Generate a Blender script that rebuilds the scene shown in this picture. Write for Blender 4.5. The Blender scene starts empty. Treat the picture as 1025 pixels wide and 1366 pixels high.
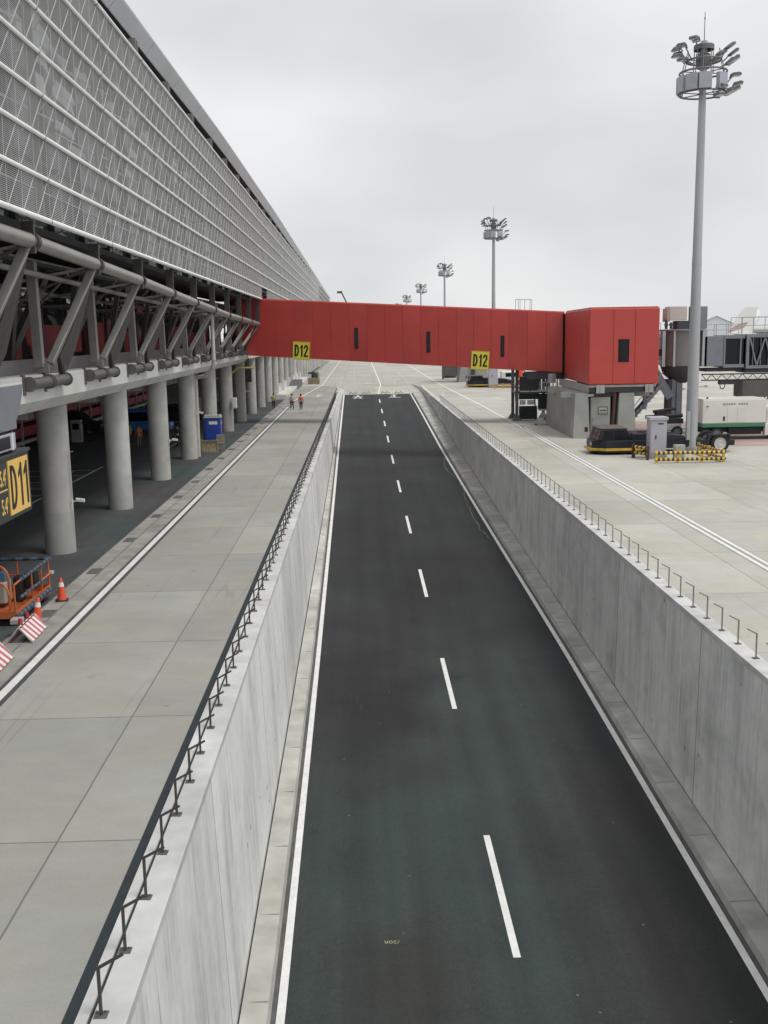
import bpy, bmesh, math, random
from mathutils import Vector, Matrix
random.seed(7)
R = math.radians
scn = bpy.context.scene
col = scn.collection
PI = math.pi

# ------------------------------------------------------------------ materials
def mat(name, c, rough=.7, var=.12, scale=3., metal=0., bump=0., stretch=(1, 1, 1), dirt=0., spec=.5, detail=6, fine=0.):
    m = bpy.data.materials.new(name); m.use_nodes = True
    nt = m.node_tree; N = nt.nodes; L = nt.links
    b = N['Principled BSDF']
    b.inputs['Roughness'].default_value = rough; b.inputs['Metallic'].default_value = metal
    b.inputs['Specular IOR Level'].default_value = spec
    tc = N.new('ShaderNodeTexCoord'); mp = N.new('ShaderNodeMapping'); mp.inputs['Scale'].default_value = stretch
    L.new(tc.outputs['Object'], mp.inputs['Vector'])
    no = N.new('ShaderNodeTexNoise'); no.inputs['Scale'].default_value = scale; no.inputs['Detail'].default_value = detail
    L.new(mp.outputs['Vector'], no.inputs['Vector'])
    rp = N.new('ShaderNodeValToRGB')
    lo = [max(0, x * (1 - var)) for x in c]; hi = [min(1, x * (1 + var)) for x in c]
    rp.color_ramp.elements[0].position = .3; rp.color_ramp.elements[1].position = .7
    rp.color_ramp.elements[0].color = (*lo, 1); rp.color_ramp.elements[1].color = (*hi, 1)
    L.new(no.outputs['Fac'], rp.inputs['Fac'])
    out = rp.outputs['Color']
    if dirt or fine:
        n2 = N.new('ShaderNodeTexNoise'); n2.inputs['Scale'].default_value = scale * (.22 if dirt else 14); n2.inputs['Detail'].default_value = 8
        L.new(mp.outputs['Vector'], n2.inputs['Vector'])
        r2 = N.new('ShaderNodeMapRange'); r2.inputs[1].default_value = .35; r2.inputs[2].default_value = .68
        r2.inputs[3].default_value = 1 - (dirt or fine); r2.inputs[4].default_value = 1.
        L.new(n2.outputs['Fac'], r2.inputs[0])
        mx = N.new('ShaderNodeMixRGB'); mx.blend_type = 'MULTIPLY'; mx.inputs[0].default_value = 1
        L.new(out, mx.inputs[1]); L.new(r2.outputs[0], mx.inputs[2]); out = mx.outputs[0]
    L.new(out, b.inputs['Base Color'])
    if bump:
        bp = N.new('ShaderNodeBump'); bp.inputs['Strength'].default_value = bump; bp.inputs['Distance'].default_value = .02
        n3 = N.new('ShaderNodeTexNoise'); n3.inputs['Scale'].default_value = scale * 10; n3.inputs['Detail'].default_value = 4
        L.new(mp.outputs['Vector'], n3.inputs['Vector'])
        L.new(n3.outputs['Fac'], bp.inputs['Height']); L.new(bp.outputs['Normal'], b.inputs['Normal'])
    return m

class NG:
    """small node helper"""
    def __init__(s, m): s.m = m; s.nt = m.node_tree; s.N = s.nt.nodes; s.L = s.nt.links
    def n(s, t, **k):
        o = s.N.new(t)
        for a, v in k.items(): setattr(o, a, v)
        return o
    def math(s, op, a, b=None, c=None):
        o = s.n('ShaderNodeMath', operation=op)
        for i, v in enumerate((a, b, c)):
            if v is None: continue
            if isinstance(v, (int, float)): o.inputs[i].default_value = v
            else: s.L.new(v, o.inputs[i])
        return o.outputs[0]
    def noise(s, vec, sc, det=5, rough=.5):
        o = s.n('ShaderNodeTexNoise'); o.inputs['Scale'].default_value = sc; o.inputs['Detail'].default_value = det
        o.inputs['Roughness'].default_value = rough
        s.L.new(vec, o.inputs['Vector']); return o.outputs['Fac']
    def mapping(s, vec, sc):
        o = s.n('ShaderNodeMapping'); o.inputs['Scale'].default_value = sc; s.L.new(vec, o.inputs['Vector']); return o.outputs[0]
    def rng(s, v, a, b, c, d):
        o = s.n('ShaderNodeMapRange'); s.L.new(v, o.inputs[0])
        for i, x in enumerate((a, b, c, d)): o.inputs[i + 1].default_value = x
        return o.outputs[0]
    def mix(s, f, a, b, mode='MIX'):
        o = s.n('ShaderNodeMixRGB', blend_type=mode)
        for i, v in enumerate((f, a, b)):
            if isinstance(v, (int, float)): o.inputs[i].default_value = v
            elif isinstance(v, tuple): o.inputs[i].default_value = (*v, 1)
            else: s.L.new(v, o.inputs[i])
        return o.outputs[0]

def new_mat(name, rough=.8):
    m = bpy.data.materials.new(name); m.use_nodes = True
    g = NG(m); g.b = g.N['Principled BSDF']; g.b.inputs['Roughness'].default_value = rough
    g.tc = g.n('ShaderNodeTexCoord').outputs['Object']
    return m, g

def vary(m, lo=.88, hi=1.08):
    g = NG(m); b = g.N['Principled BSDF']; L0 = b.inputs['Base Color'].links[0]; src = L0.from_socket
    oi = g.n('ShaderNodeObjectInfo'); r_ = g.rng(oi.outputs['Random'], 0, 1, lo, hi)
    tc = [n for n in g.N if n.type == 'TEX_COORD'][0]; mp = [n for n in g.N if n.type == 'MAPPING'][0]
    of = g.n('ShaderNodeVectorMath', operation='ADD'); cb = g.n('ShaderNodeCombineXYZ')
    for i in range(3): g.L.new(g.math('MULTIPLY', oi.outputs['Random'], 37. + i), cb.inputs[i])
    g.L.new(tc.outputs['Object'], of.inputs[0]); g.L.new(cb.outputs[0], of.inputs[1]); g.L.new(of.outputs[0], mp.inputs['Vector'])
    sp = g.n('ShaderNodeSeparateXYZ'); g.L.new(tc.outputs['Object'], sp.inputs[0])
    fz = g.math('FRACT', g.math('DIVIDE', g.math('ADD', sp.outputs[2], .3), 1.85))
    ln = g.rng(g.math('LESS_THAN', fz, .012), 0, 1, 1, .9)
    band = g.n('ShaderNodeTexWhiteNoise'); band.noise_dimensions = '1D'; g.L.new(g.math('ADD', g.math('FLOOR', g.math('DIVIDE', g.math('ADD', sp.outputs[2], .3), 1.85)), g.math('MULTIPLY', oi.outputs['Random'], 91.)), band.inputs['W'])
    v = g.math('MULTIPLY', g.math('MULTIPLY', r_, ln), g.rng(band.outputs['Value'], 0, 1, .95, 1.04))
    vv = g.n('ShaderNodeCombineXYZ')
    for i in range(3): g.L.new(v, vv.inputs[i])
    g.L.new(g.mix(1., src, vv.outputs[0], 'MULTIPLY'), b.inputs['Base Color'])

def slab_concrete(name, base, x0, sx, y0, sy, jw=.035):
    m, g = new_mat(name, .85)
    sp = g.n('ShaderNodeSeparateXYZ'); g.L.new(g.tc, sp.inputs[0])
    wob = g.math('MULTIPLY', g.math('SUBTRACT', g.noise(g.tc, .7, 2), .5), .03)
    def joint(v, o, s):
        f = g.math('FRACT', g.math('DIVIDE', g.math('SUBTRACT', g.math('ADD', v, wob), o), s))
        d = g.math('MULTIPLY', g.math('MINIMUM', f, g.math('SUBTRACT', 1., f)), s)
        return g.math('LESS_THAN', d, jw / 2)
    j = g.math('MAXIMUM', joint(sp.outputs[0], x0, sx), joint(sp.outputs[1], y0, sy))
    # per-slab tone
    cx = g.math('FLOOR', g.math('DIVIDE', g.math('SUBTRACT', sp.outputs[0], x0), sx)); cy = g.math('FLOOR', g.math('DIVIDE', g.math('SUBTRACT', sp.outputs[1], y0), sy))
    cb = g.n('ShaderNodeCombineXYZ'); g.L.new(cx, cb.inputs[0]); g.L.new(cy, cb.inputs[1])
    wn = g.n('ShaderNodeTexWhiteNoise'); g.L.new(cb.outputs[0], wn.inputs[0])
    slab = g.rng(wn.outputs['Value'], 0, 1, .9, 1.06)
    big = g.rng(g.noise(g.tc, .16, 6, .6), .3, .7, .84, 1.1)
    brush = g.rng(g.noise(g.mapping(g.tc, (.8, 1.5, 1)), 1.0, 8, .68), .3, .7, .93, 1.05)
    fine = g.rng(g.noise(g.tc, 22, 3), .3, .7, .95, 1.04)
    spot = g.math('MULTIPLY', g.rng(g.noise(g.tc, .55, 5, .6), .66, .72, 1., .8), g.rng(g.noise(g.tc, 1.9, 4, .55), .70, .75, 1., .72))
    v = slab
    for q in (big, brush, fine, spot): v = g.math('MULTIPLY', v, q)
    tyre = g.math('MULTIPLY', g.rng(g.math('ABSOLUTE', g.math('SUBTRACT', g.noise(g.mapping(g.tc, (.5, .02, 1)), 1., 3), .5)), 0, .012, 1, 0), g.rng(g.noise(g.tc, .12, 3), .5, .62, 0, .22))
    v = g.math('MULTIPLY', v, g.math('SUBTRACT', 1., tyre))
    hue = g.mix(g.rng(g.noise(g.tc, .4, 3), .35, .65, 0, 1), base, (base[0] * 1.03, base[1] * .995, base[2] * .93))
    vv = g.n('ShaderNodeCombineXYZ')
    for i in range(3): g.L.new(v, vv.inputs[i])
    c = g.mix(1., hue, vv.outputs[0], 'MULTIPLY')
    c = g.mix(g.math('MULTIPLY', j, .6), c, (.075, .075, .072))
    g.L.new(c, g.b.inputs['Base Color'])
    g.b.inputs['Specular IOR Level'].default_value = .3
    return m

def streak_wall(name, base, dark, amt, patch):
    m, g = new_mat(name, .85)
    g.b.inputs['Specular IOR Level'].default_value = .25
    wob = g.n('ShaderNodeTexNoise'); wob.inputs['Scale'].default_value = .5; wob.inputs['Detail'].default_value = 3; g.L.new(g.tc, wob.inputs['Vector'])
    vec = g.mix(.12, g.tc, wob.outputs['Color'], 'ADD')
    s1 = g.noise(g.mapping(vec, (1, 1.5, .09)), 1., 9, .7)
    s2 = g.noise(g.mapping(vec, (1, 9., .2)), 1., 5, .6)
    gate = g.rng(g.noise(g.mapping(g.tc, (1, .45, .22)), 1., 4, .6), .38, .62, .1, 1)
    big = g.noise(g.mapping(g.tc, (1, .35, .55)), 1., 7, .65)
    f = g.math('MULTIPLY', g.rng(g.math('ADD', g.math('MULTIPLY', s1, .62), g.math('MULTIPLY', s2, .38)), .4, .66, 0, 1), gate)
    c = g.mix(g.math('MULTIPLY', f, amt), base, dark)
    c = g.mix(g.rng(big, .5, .68, 0, patch), c, (dark[0] * .82, dark[1] * .84, dark[2] * .84))
    wht = g.noise(g.mapping(vec, (1, 2.6, .12)), 1.7, 6, .7)
    c = g.mix(g.rng(wht, .58, .72, 0, .5), c, (min(1, base[0] * 1.12), min(1, base[1] * 1.12), min(1, base[2] * 1.12)))
    drip = g.math('MULTIPLY', g.rng(g.noise(g.mapping(vec, (1, 5.5, .14)), 1.3, 5, .6), .58, .70, 0, .6), g.rng(g.noise(g.mapping(g.tc, (1, .5, .6)), 1.3, 4), .42, .6, 0, 1))
    c = g.mix(drip, c, (dark[0] * .55, dark[1] * .55, dark[2] * .53))
    blot = g.rng(g.noise(g.tc, 3.2, 6, .6), .3, .7, .93, 1.06)
    bv = g.n('ShaderNodeCombineXYZ')
    for i in range(3): g.L.new(blot, bv.inputs[i])
    c = g.mix(1., c, bv.outputs[0], 'MULTIPLY')
    # formwork panel joints every 6 m and tie holes
    sp = g.n('ShaderNodeSeparateXYZ'); g.L.new(g.tc, sp.inputs[0])
    fy = g.math('FRACT', g.math('DIVIDE', sp.outputs[1], 9.1))
    c = g.mix(g.math('MULTIPLY', g.math('LESS_THAN', fy, .005), .75), c, (.08, .08, .08))
    pan = g.n('ShaderNodeTexWhiteNoise'); pan.noise_dimensions = '1D'; g.L.new(g.math('FLOOR', g.math('DIVIDE', sp.outputs[1], 9.1)), pan.inputs['W'])
    vv = g.n('ShaderNodeCombineXYZ'); pv = g.rng(pan.outputs['Value'], 0, 1, .9, 1.06)
    for i in range(3): g.L.new(pv, vv.inputs[i])
    c = g.mix(1., c, vv.outputs[0], 'MULTIPLY')
    vo = g.n('ShaderNodeTexVoronoi'); vo.inputs['Scale'].default_value = .9; g.L.new(g.tc, vo.inputs['Vector'])
    c = g.mix(g.math('MULTIPLY', g.math('LESS_THAN', vo.outputs['Distance'], .06), .6), c, (.07, .07, .07))
    g.L.new(c, g.b.inputs['Base Color'])
    bp = g.n('ShaderNodeBump'); bp.inputs['Strength'].default_value = .15; bp.inputs['Distance'].default_value = .02
    g.L.new(s1, bp.inputs['Height']); g.L.new(bp.outputs['Normal'], g.b.inputs['Normal'])
    return m

def asphalt(name, base, patchy):
    m, g = new_mat(name, .78)
    g.b.inputs['Specular IOR Level'].default_value = .35
    fine = g.math('MULTIPLY', g.rng(g.noise(g.tc, 42, 3), .25, .75, .62, 1.38), g.rng(g.noise(g.tc, 9, 4), .3, .7, .9, 1.1))
    big = g.rng(g.noise(g.tc, .22, 5, .6), .3, .7, .78, 1.2)
    lane = g.rng(g.noise(g.mapping(g.tc, (1.6, .05, 1)), 1., 4), .3, .7, .86, 1.14)
    v = g.math('MULTIPLY', g.math('MULTIPLY', fine, big), lane)
    vv = g.n('ShaderNodeCombineXYZ')
    for i in range(3): g.L.new(v, vv.inputs[i])
    hue = g.mix(g.rng(g.noise(g.tc, .13, 4), .42, .6, 0, 1), base, (base[0] * .78, base[1] * 1.1, base[2] * 1.04))
    c = g.mix(1., hue, vv.outputs[0], 'MULTIPLY')
    if name == 'ramp_asphalt':
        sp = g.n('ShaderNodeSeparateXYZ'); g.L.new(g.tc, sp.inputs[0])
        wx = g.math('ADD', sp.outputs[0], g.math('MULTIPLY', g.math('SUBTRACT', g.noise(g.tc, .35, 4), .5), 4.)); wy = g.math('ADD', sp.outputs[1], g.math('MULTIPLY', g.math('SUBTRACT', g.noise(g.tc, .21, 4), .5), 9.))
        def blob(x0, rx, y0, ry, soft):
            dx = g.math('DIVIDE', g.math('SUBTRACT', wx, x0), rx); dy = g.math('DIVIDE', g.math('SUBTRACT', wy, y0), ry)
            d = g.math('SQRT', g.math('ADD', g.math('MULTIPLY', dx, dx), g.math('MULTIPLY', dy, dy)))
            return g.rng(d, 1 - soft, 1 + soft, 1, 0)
        grn_refl = g.math('MAXIMUM', blob(1.6, 4.2, 22.5, 11, .35), blob(4.4, 2.2, 35, 11, .45))  # green tint of a window reflection painted into the asphalt
        c = g.mix(g.math('MULTIPLY', grn_refl, .85), c, g.mix(1., (.036, .052, .047), vv.outputs[0], 'MULTIPLY'))
        brn = g.math('MAXIMUM', g.math('MULTIPLY', blob(.6, 1.3, 20.2, 1.9, .6), .7), g.math('MULTIPLY', blob(7.0, 2.2, 22, 9, .5), .45))
        c = g.mix(brn, c, g.mix(1., (.031, .0275, .027), vv.outputs[0], 'MULTIPLY'))
        blk = g.math('MAXIMUM', blob(.2, 1.7, 36, 5.5, .55), g.math('MAXIMUM', blob(3.4, 3., 52, 9, .6), blob(.4, 1.9, 62, 12, .6)))
        c = g.mix(g.math('MULTIPLY', blk, .75), c, g.mix(1., (.018, .0165, .018), vv.outputs[0], 'MULTIPLY'))
        # wheel tracks polished darker along each lane
        for x0 in (-.3, 1.35, 4.6, 6.3):
            tr0 = g.rng(g.math('ABSOLUTE', g.math('SUBTRACT', g.math('ADD', sp.outputs[0], g.math('MULTIPLY', g.noise(g.mapping(g.tc, (.0, .05, 0)), 1., 2), .5)), x0 + .25)), .1, .5, .4, 0)
            c = g.mix(g.math('MULTIPLY', tr0, g.noise(g.mapping(g.tc, (1.5, .12, 1)), 1., 4)), c, (.012, .012, .012))
    st = g.rng(g.noise(g.tc, .33, 6, .65), .63, .74, 0, patchy)
    c = g.mix(st, c, (.014, .013, .013))
    # pale specks and thin mud trails
    vo = g.n('ShaderNodeTexVoronoi'); vo.inputs['Scale'].default_value = 1.1; g.L.new(g.tc, vo.inputs['Vector'])
    c = g.mix(g.math('MULTIPLY', g.math('LESS_THAN', vo.outputs['Distance'], .035), .35), c, (.3, .3, .28))
    tr = g.math('ABSOLUTE', g.math('SUBTRACT', g.noise(g.mapping(g.tc, (1, .16, 1)), .55, 5, .6), .5))
    gate = g.rng(g.noise(g.tc, .05, 2), .6, .64, 0, .1)
    c = g.mix(g.math('MULTIPLY', g.math('LESS_THAN', tr, .0025), gate), c, (.22, .21, .2))
    g.L.new(c, g.b.inputs['Base Color'])
    bp = g.n('ShaderNodeBump'); bp.inputs['Strength'].default_value = .25; bp.inputs['Distance'].default_value = .01
    g.L.new(g.noise(g.tc, 70, 2), bp.inputs['Height']); g.L.new(bp.outputs['Normal'], g.b.inputs['Normal'])
    return m

def stripes(name, c1, c2, axis, period, slope=0.):
    m, g = new_mat(name, .5)
    sp = g.n('ShaderNodeSeparateXYZ'); g.L.new(g.tc, sp.inputs[0])
    v = sp.outputs[axis]
    if slope: v = g.math('ADD', v, g.math('MULTIPLY', sp.outputs[2], slope))
    f = g.math('GREATER_THAN', g.math('FRACT', g.math('DIVIDE', v, period)), .5)
    c = g.mix(f, c1, c2)
    c = g.mix(g.rng(g.noise(g.tc, 6, 5), .5, .75, 0, .35), c, (.2, .19, .17))
    g.L.new(c, g.b.inputs['Base Color']); return m

def glossy(name, c, rough, wave=0., wscale=.6, spec=.8):
    m, g = new_mat(name, rough)
    g.b.inputs['Specular IOR Level'].default_value = spec
    c2 = g.mix(g.noise(g.tc, .8, 3), c, tuple(x * 1.25 for x in c)); g.L.new(c2, g.b.inputs['Base Color'])
    if wave:
        bp = g.n('ShaderNodeBump'); bp.inputs['Strength'].default_value = wave; bp.inputs['Distance'].default_value = .1
        g.L.new(g.noise(g.tc, wscale, 3), bp.inputs['Height']); g.L.new(bp.outputs['Normal'], g.b.inputs['Normal'])
    return m

M = {}
M['apron_l'] = slab_concrete('apron_left_concrete', (.36, .362, .343), -5.06, 5.2, 15.72, 5.58)
M['apron_r'] = slab_concrete('apron_right_concrete', (.475, .47, .437), 12.55, 5.2, 24.7, 5.9, .03)
M['kerb'] = mat('kerb_concrete', (.55, .545, .50), .85, .18, 1.2, dirt=.25, bump=.1, spec=.25)
M['kerb_j'] = mat('kerb_joint_mortar', (.27, .265, .25), .9, .15, 3)
M['gutter'] = mat('gutter_concrete', (.36, .355, .325), .85, .2, 1.5, dirt=.25, bump=.1, spec=.25)
M['coping'] = mat('coping_concrete', (.66, .66, .65), .8, .12, 1.9, dirt=.28, spec=.25)
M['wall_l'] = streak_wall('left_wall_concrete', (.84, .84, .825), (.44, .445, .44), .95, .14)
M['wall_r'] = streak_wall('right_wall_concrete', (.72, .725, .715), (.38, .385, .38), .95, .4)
M['dark_gap'] = mat('dark_gap', (.02, .03, .035), .8, .2, 3)
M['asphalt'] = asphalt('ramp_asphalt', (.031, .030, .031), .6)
M['asphalt2'] = asphalt('underpass_asphalt', (.070, .070, .072), .4)
M['paint'] = mat('white_road_paint', (.80, .80, .78), .65, .06, 9, dirt=.14)
M['paint_worn'] = mat('worn_white_paint', (.62, .62, .6), .7, .15, 2, dirt=.3)
M['paint_dark'] = mat('dark_line_border', (.07, .072, .078), .8, .15, 3)
M['pink'] = mat('pale_red_ground_paint', (.44, .33, .31), .8, .12, .8, dirt=.25, spec=.2)
M['column'] = mat('column_concrete', (.52, .515, .485), .85, .12, 1.6, stretch=(1, 1, .8), dirt=.16, bump=.12, spec=.25)
vary(M['column'])
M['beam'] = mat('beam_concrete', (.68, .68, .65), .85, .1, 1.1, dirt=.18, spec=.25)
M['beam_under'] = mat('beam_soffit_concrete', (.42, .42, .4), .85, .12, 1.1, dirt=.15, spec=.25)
M['pier'] = mat('pier_concrete', (.36, .362, .338), .85, .1, 1., dirt=.2, spec=.25)
M['steel'] = mat('warm_grey_steel', (.24, .23, .21), .5, .1, 2, spec=.4, dirt=.12)
M['steel_d'] = mat('dark_grey_steel', (.062, .06, .056), .55, .12, 2, dirt=.15)
M['pipe'] = mat('satin_pipe_steel', (.265, .258, .236), .38, .08, 2, spec=.5, dirt=.12)
M['steel_l'] = mat('light_pipe_steel', (.5, .49, .46), .4, .08, 2)
M['plinth'] = mat('grey_plinth_panel', (.17, .165, .175), .5, .08, .6, dirt=.12)
M['pin'] = mat('pin_steel', (.115, .112, .106), .55, .18, 3, dirt=.2)
M['louver'] = mat('silver_screen_wire', (.455, .46, .46), .5, .07, .7, metal=.15)
M['rod'] = mat('screen_rod_steel', (.62, .62, .61), .4, .05, 1)
M['tube'] = mat('white_screen_tube', (.86, .86, .85), .35, .04, 1.5)
M['fascia'] = mat('roof_fascia_metal', (.60, .65, .70), .45, .07, .25, metal=.1)
M['roofdark'] = mat('roof_recess', (.045, .05, .06), .7, .2, 1)
M['glass_up'] = glossy('facade_glass_upper', (.03, .05, .05), .06, .5, .5, .5)
M['glass_lo'] = glossy('facade_glass_lower', (.016, .02, .025), .05, .12, .4)
M['interior'] = mat('dark_interior', (.035, .036, .038), .9, .3, .6)
M['red_refl'] = mat('red_glass_reflection', (.22, .022, .024), .6, .15, .7, spec=.3)  # colour for the red bridge mirrored in the lower glazing
M['red'] = mat('red_bridge_paint', (.58, .076, .065), .42, .06, .5, dirt=.16, spec=.45)
M['red2'] = mat('red_bridge_paint_duller', (.555, .076, .067), .45, .07, .6, dirt=.2, spec=.45)
M['red_top'] = mat('bridge_roof_red', (.5, .06, .055), .5, .1, .8, dirt=.2)
M['red_dark'] = mat('bridge_underside', (.1, .012, .014), .6, .1, 1)
M['win'] = glossy('dark_window_glass', (.010, .011, .016), .12, spec=.25)
M['frame'] = mat('black_rubber_frame', (.016, .013, .014), .8, .1, 3, spec=.15)
M['yellow'] = mat('yellow_sign_face', (.88, .76, .09), .45, .05, 2)
M['amber'] = mat('amber_sign_face', (.86, .55, .14), .45, .05, 2)
M['black'] = mat('black_paint', (.016, .016, .016), .5, .1, 3)
M['sign_dark'] = mat('dark_sign_face', (.035, .042, .045), .5, .1, 2)
M['mast'] = mat('galvanised_mast', (.40, .415, .43), .45, .08, 1, stretch=(1, 1, .15), metal=.2)
M['lamp_dark'] = mat('floodlight_housing', (.15, .15, .158), .5, .1, 2)
M['lamp_box'] = mat('control_gear_box', (.36, .38, .43), .45, .06, 2)
M['lamp_lens'] = glossy('floodlight_lens', (.35, .36, .37), .15)
M['cab_grey'] = mat('lilac_grey_cabinet', (.46, .46, .52), .45, .05, 1.4, dirt=.1)
M['box_grey'] = mat('pale_grey_box', (.45, .45, .42), .5, .08, 2, dirt=.15)
M['hazard_y'] = mat('hazard_yellow', (.72, .44, .04), .5, .12, 3, dirt=.2)
M['navy'] = mat('navy_tractor_paint', (.013, .017, .032), .35, .15, 1.5, dirt=.2)
M['tyre'] = mat('tyre_rubber', (.018, .018, .018), .85, .2, 5)
M['rim'] = mat('pale_wheel_rim', (.62, .61, .58), .5, .1, 4, dirt=.2)
M['rim_d'] = mat('grey_wheel_rim', (.16, .16, .16), .5, .1, 4)
M['white'] = mat('white_vehicle_paint', (.76, .75, .70), .4, .04, 1, dirt=.08)
M['green'] = mat('green_stripe_paint', (.055, .22, .12), .4, .08, 1.5)
M['chassis'] = mat('black_chassis', (.02, .02, .022), .7, .2, 3)
M['pbb'] = mat('blue_grey_bridge_steel', (.22, .235, .27), .5, .09, 1, dirt=.15)
M['pbb_d'] = mat('dark_bridge_steel', (.06, .062, .075), .6, .15, 1.5, dirt=.2)
M['pbb_t'] = mat('taupe_rotunda_panel', (.20, .185, .175), .55, .06, 1)
M['pbb_p'] = mat('pale_roof_unit', (.52, .46, .44), .6, .08, 2)
M['unit'] = mat('brown_grey_unit', (.115, .105, .097), .6, .1, 1.5)
M['rail'] = mat('pale_railing', (.4, .41, .43), .5, .06, 1)
M['stair'] = mat('dark_green_grey_stair', (.13, .138, .142), .6, .12, 1.5, dirt=.15)
M['stair_d'] = mat('deep_green_stair_board', (.022, .045, .045), .6, .15, 1.5)
M['hose_y'] = mat('yellow_hose', (.45, .40, .08), .6, .1, 2)
M['orange'] = mat('orange_lift_paint', (.52, .135, .04), .5, .1, 2, dirt=.2)
M['cone'] = mat('orange_cone_plastic', (.78, .10, .045), .5, .08, 3, dirt=.12)
M['wrap'] = stripes('black_wrap_blue_tape', (.018, .02, .028), (.045, .10, .18), 1, .31)
M['wrapx'] = stripes('black_wrap_blue_tape_cross', (.018, .02, .028), (.045, .10, .18), 0, .45)
M['rw'] = stripes('red_white_board', (.83, .80, .77), (.55, .13, .16), 1, .3, .55)
M['yb'] = stripes('yellow_black_rail', (.74, .47, .06), (.03, .028, .025), 0, .29)
M['yb_y'] = stripes('yellow_black_side_rail', (.74, .47, .06), (.03, .028, .025), 1, .4)
M['lampred'] = mat('red_lamp_plastic', (.45, .03, .035), .35, .05, 3)
M['blue'] = mat('blue_cabin_plastic', (.018, .055, .36), .45, .08, 2, dirt=.1)
M['blue_car'] = mat('blue_vehicle_paint', (.03, .15, .42), .3, .08, 1.5)
M['cream'] = mat('cream_car_paint', (.55, .53, .46), .3, .04, 1)
M['wood'] = mat('plywood', (.38, .30, .17), .7, .3, 4, dirt=.2)
M['planter'] = mat('weathered_crate_wood', (.27, .25, .21), .8, .25, 3, dirt=.25)
M['skin'] = mat('skin', (.42, .26, .19), .6, .05, 6)
M['hair'] = mat('black_hair', (.015, .013, .012), .6, .1, 6)
M['vest_o'] = mat('orange_vest', (.65, .14, .06), .7, .1, 6)
M['vest_g'] = mat('green_vest', (.33, .42, .09), .7, .1, 6)
M['shirt_w'] = mat('pale_shirt', (.55, .55, .53), .7, .1, 6)
M['trousers'] = mat('dark_trousers', (.025, .027, .035), .8, .1, 6)
M['trousers_k'] = mat('khaki_trousers', (.2, .18, .14), .8, .1, 6)
M['bag'] = mat('white_plastic_bag', (.7, .7, .7), .5, .05, 6)
M['chalk'] = mat('yellow_chalk', (.35, .34, .2), .9, .2, 8)
M['rust'] = mat('rusty_pipe', (.09, .045, .035), .8, .2, 3)
M['grate'] = mat('iron_grate', (.16, .16, .15), .7, .2, 6)
M['fin'] = mat('white_tail_hazed', (.74, .74, .72), .4, .03, .3)  # tail white paled in the colour to stand for haze
M['fin_r'] = mat('maroon_tail_hazed', (.42, .29, .27), .4, .05, .3)  # maroon faded in the colour for haze that is not built
M['hazeb'] = mat('pale_cladding_and_reflection', (.6, .63, .66), .7, .05, .1)

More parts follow.
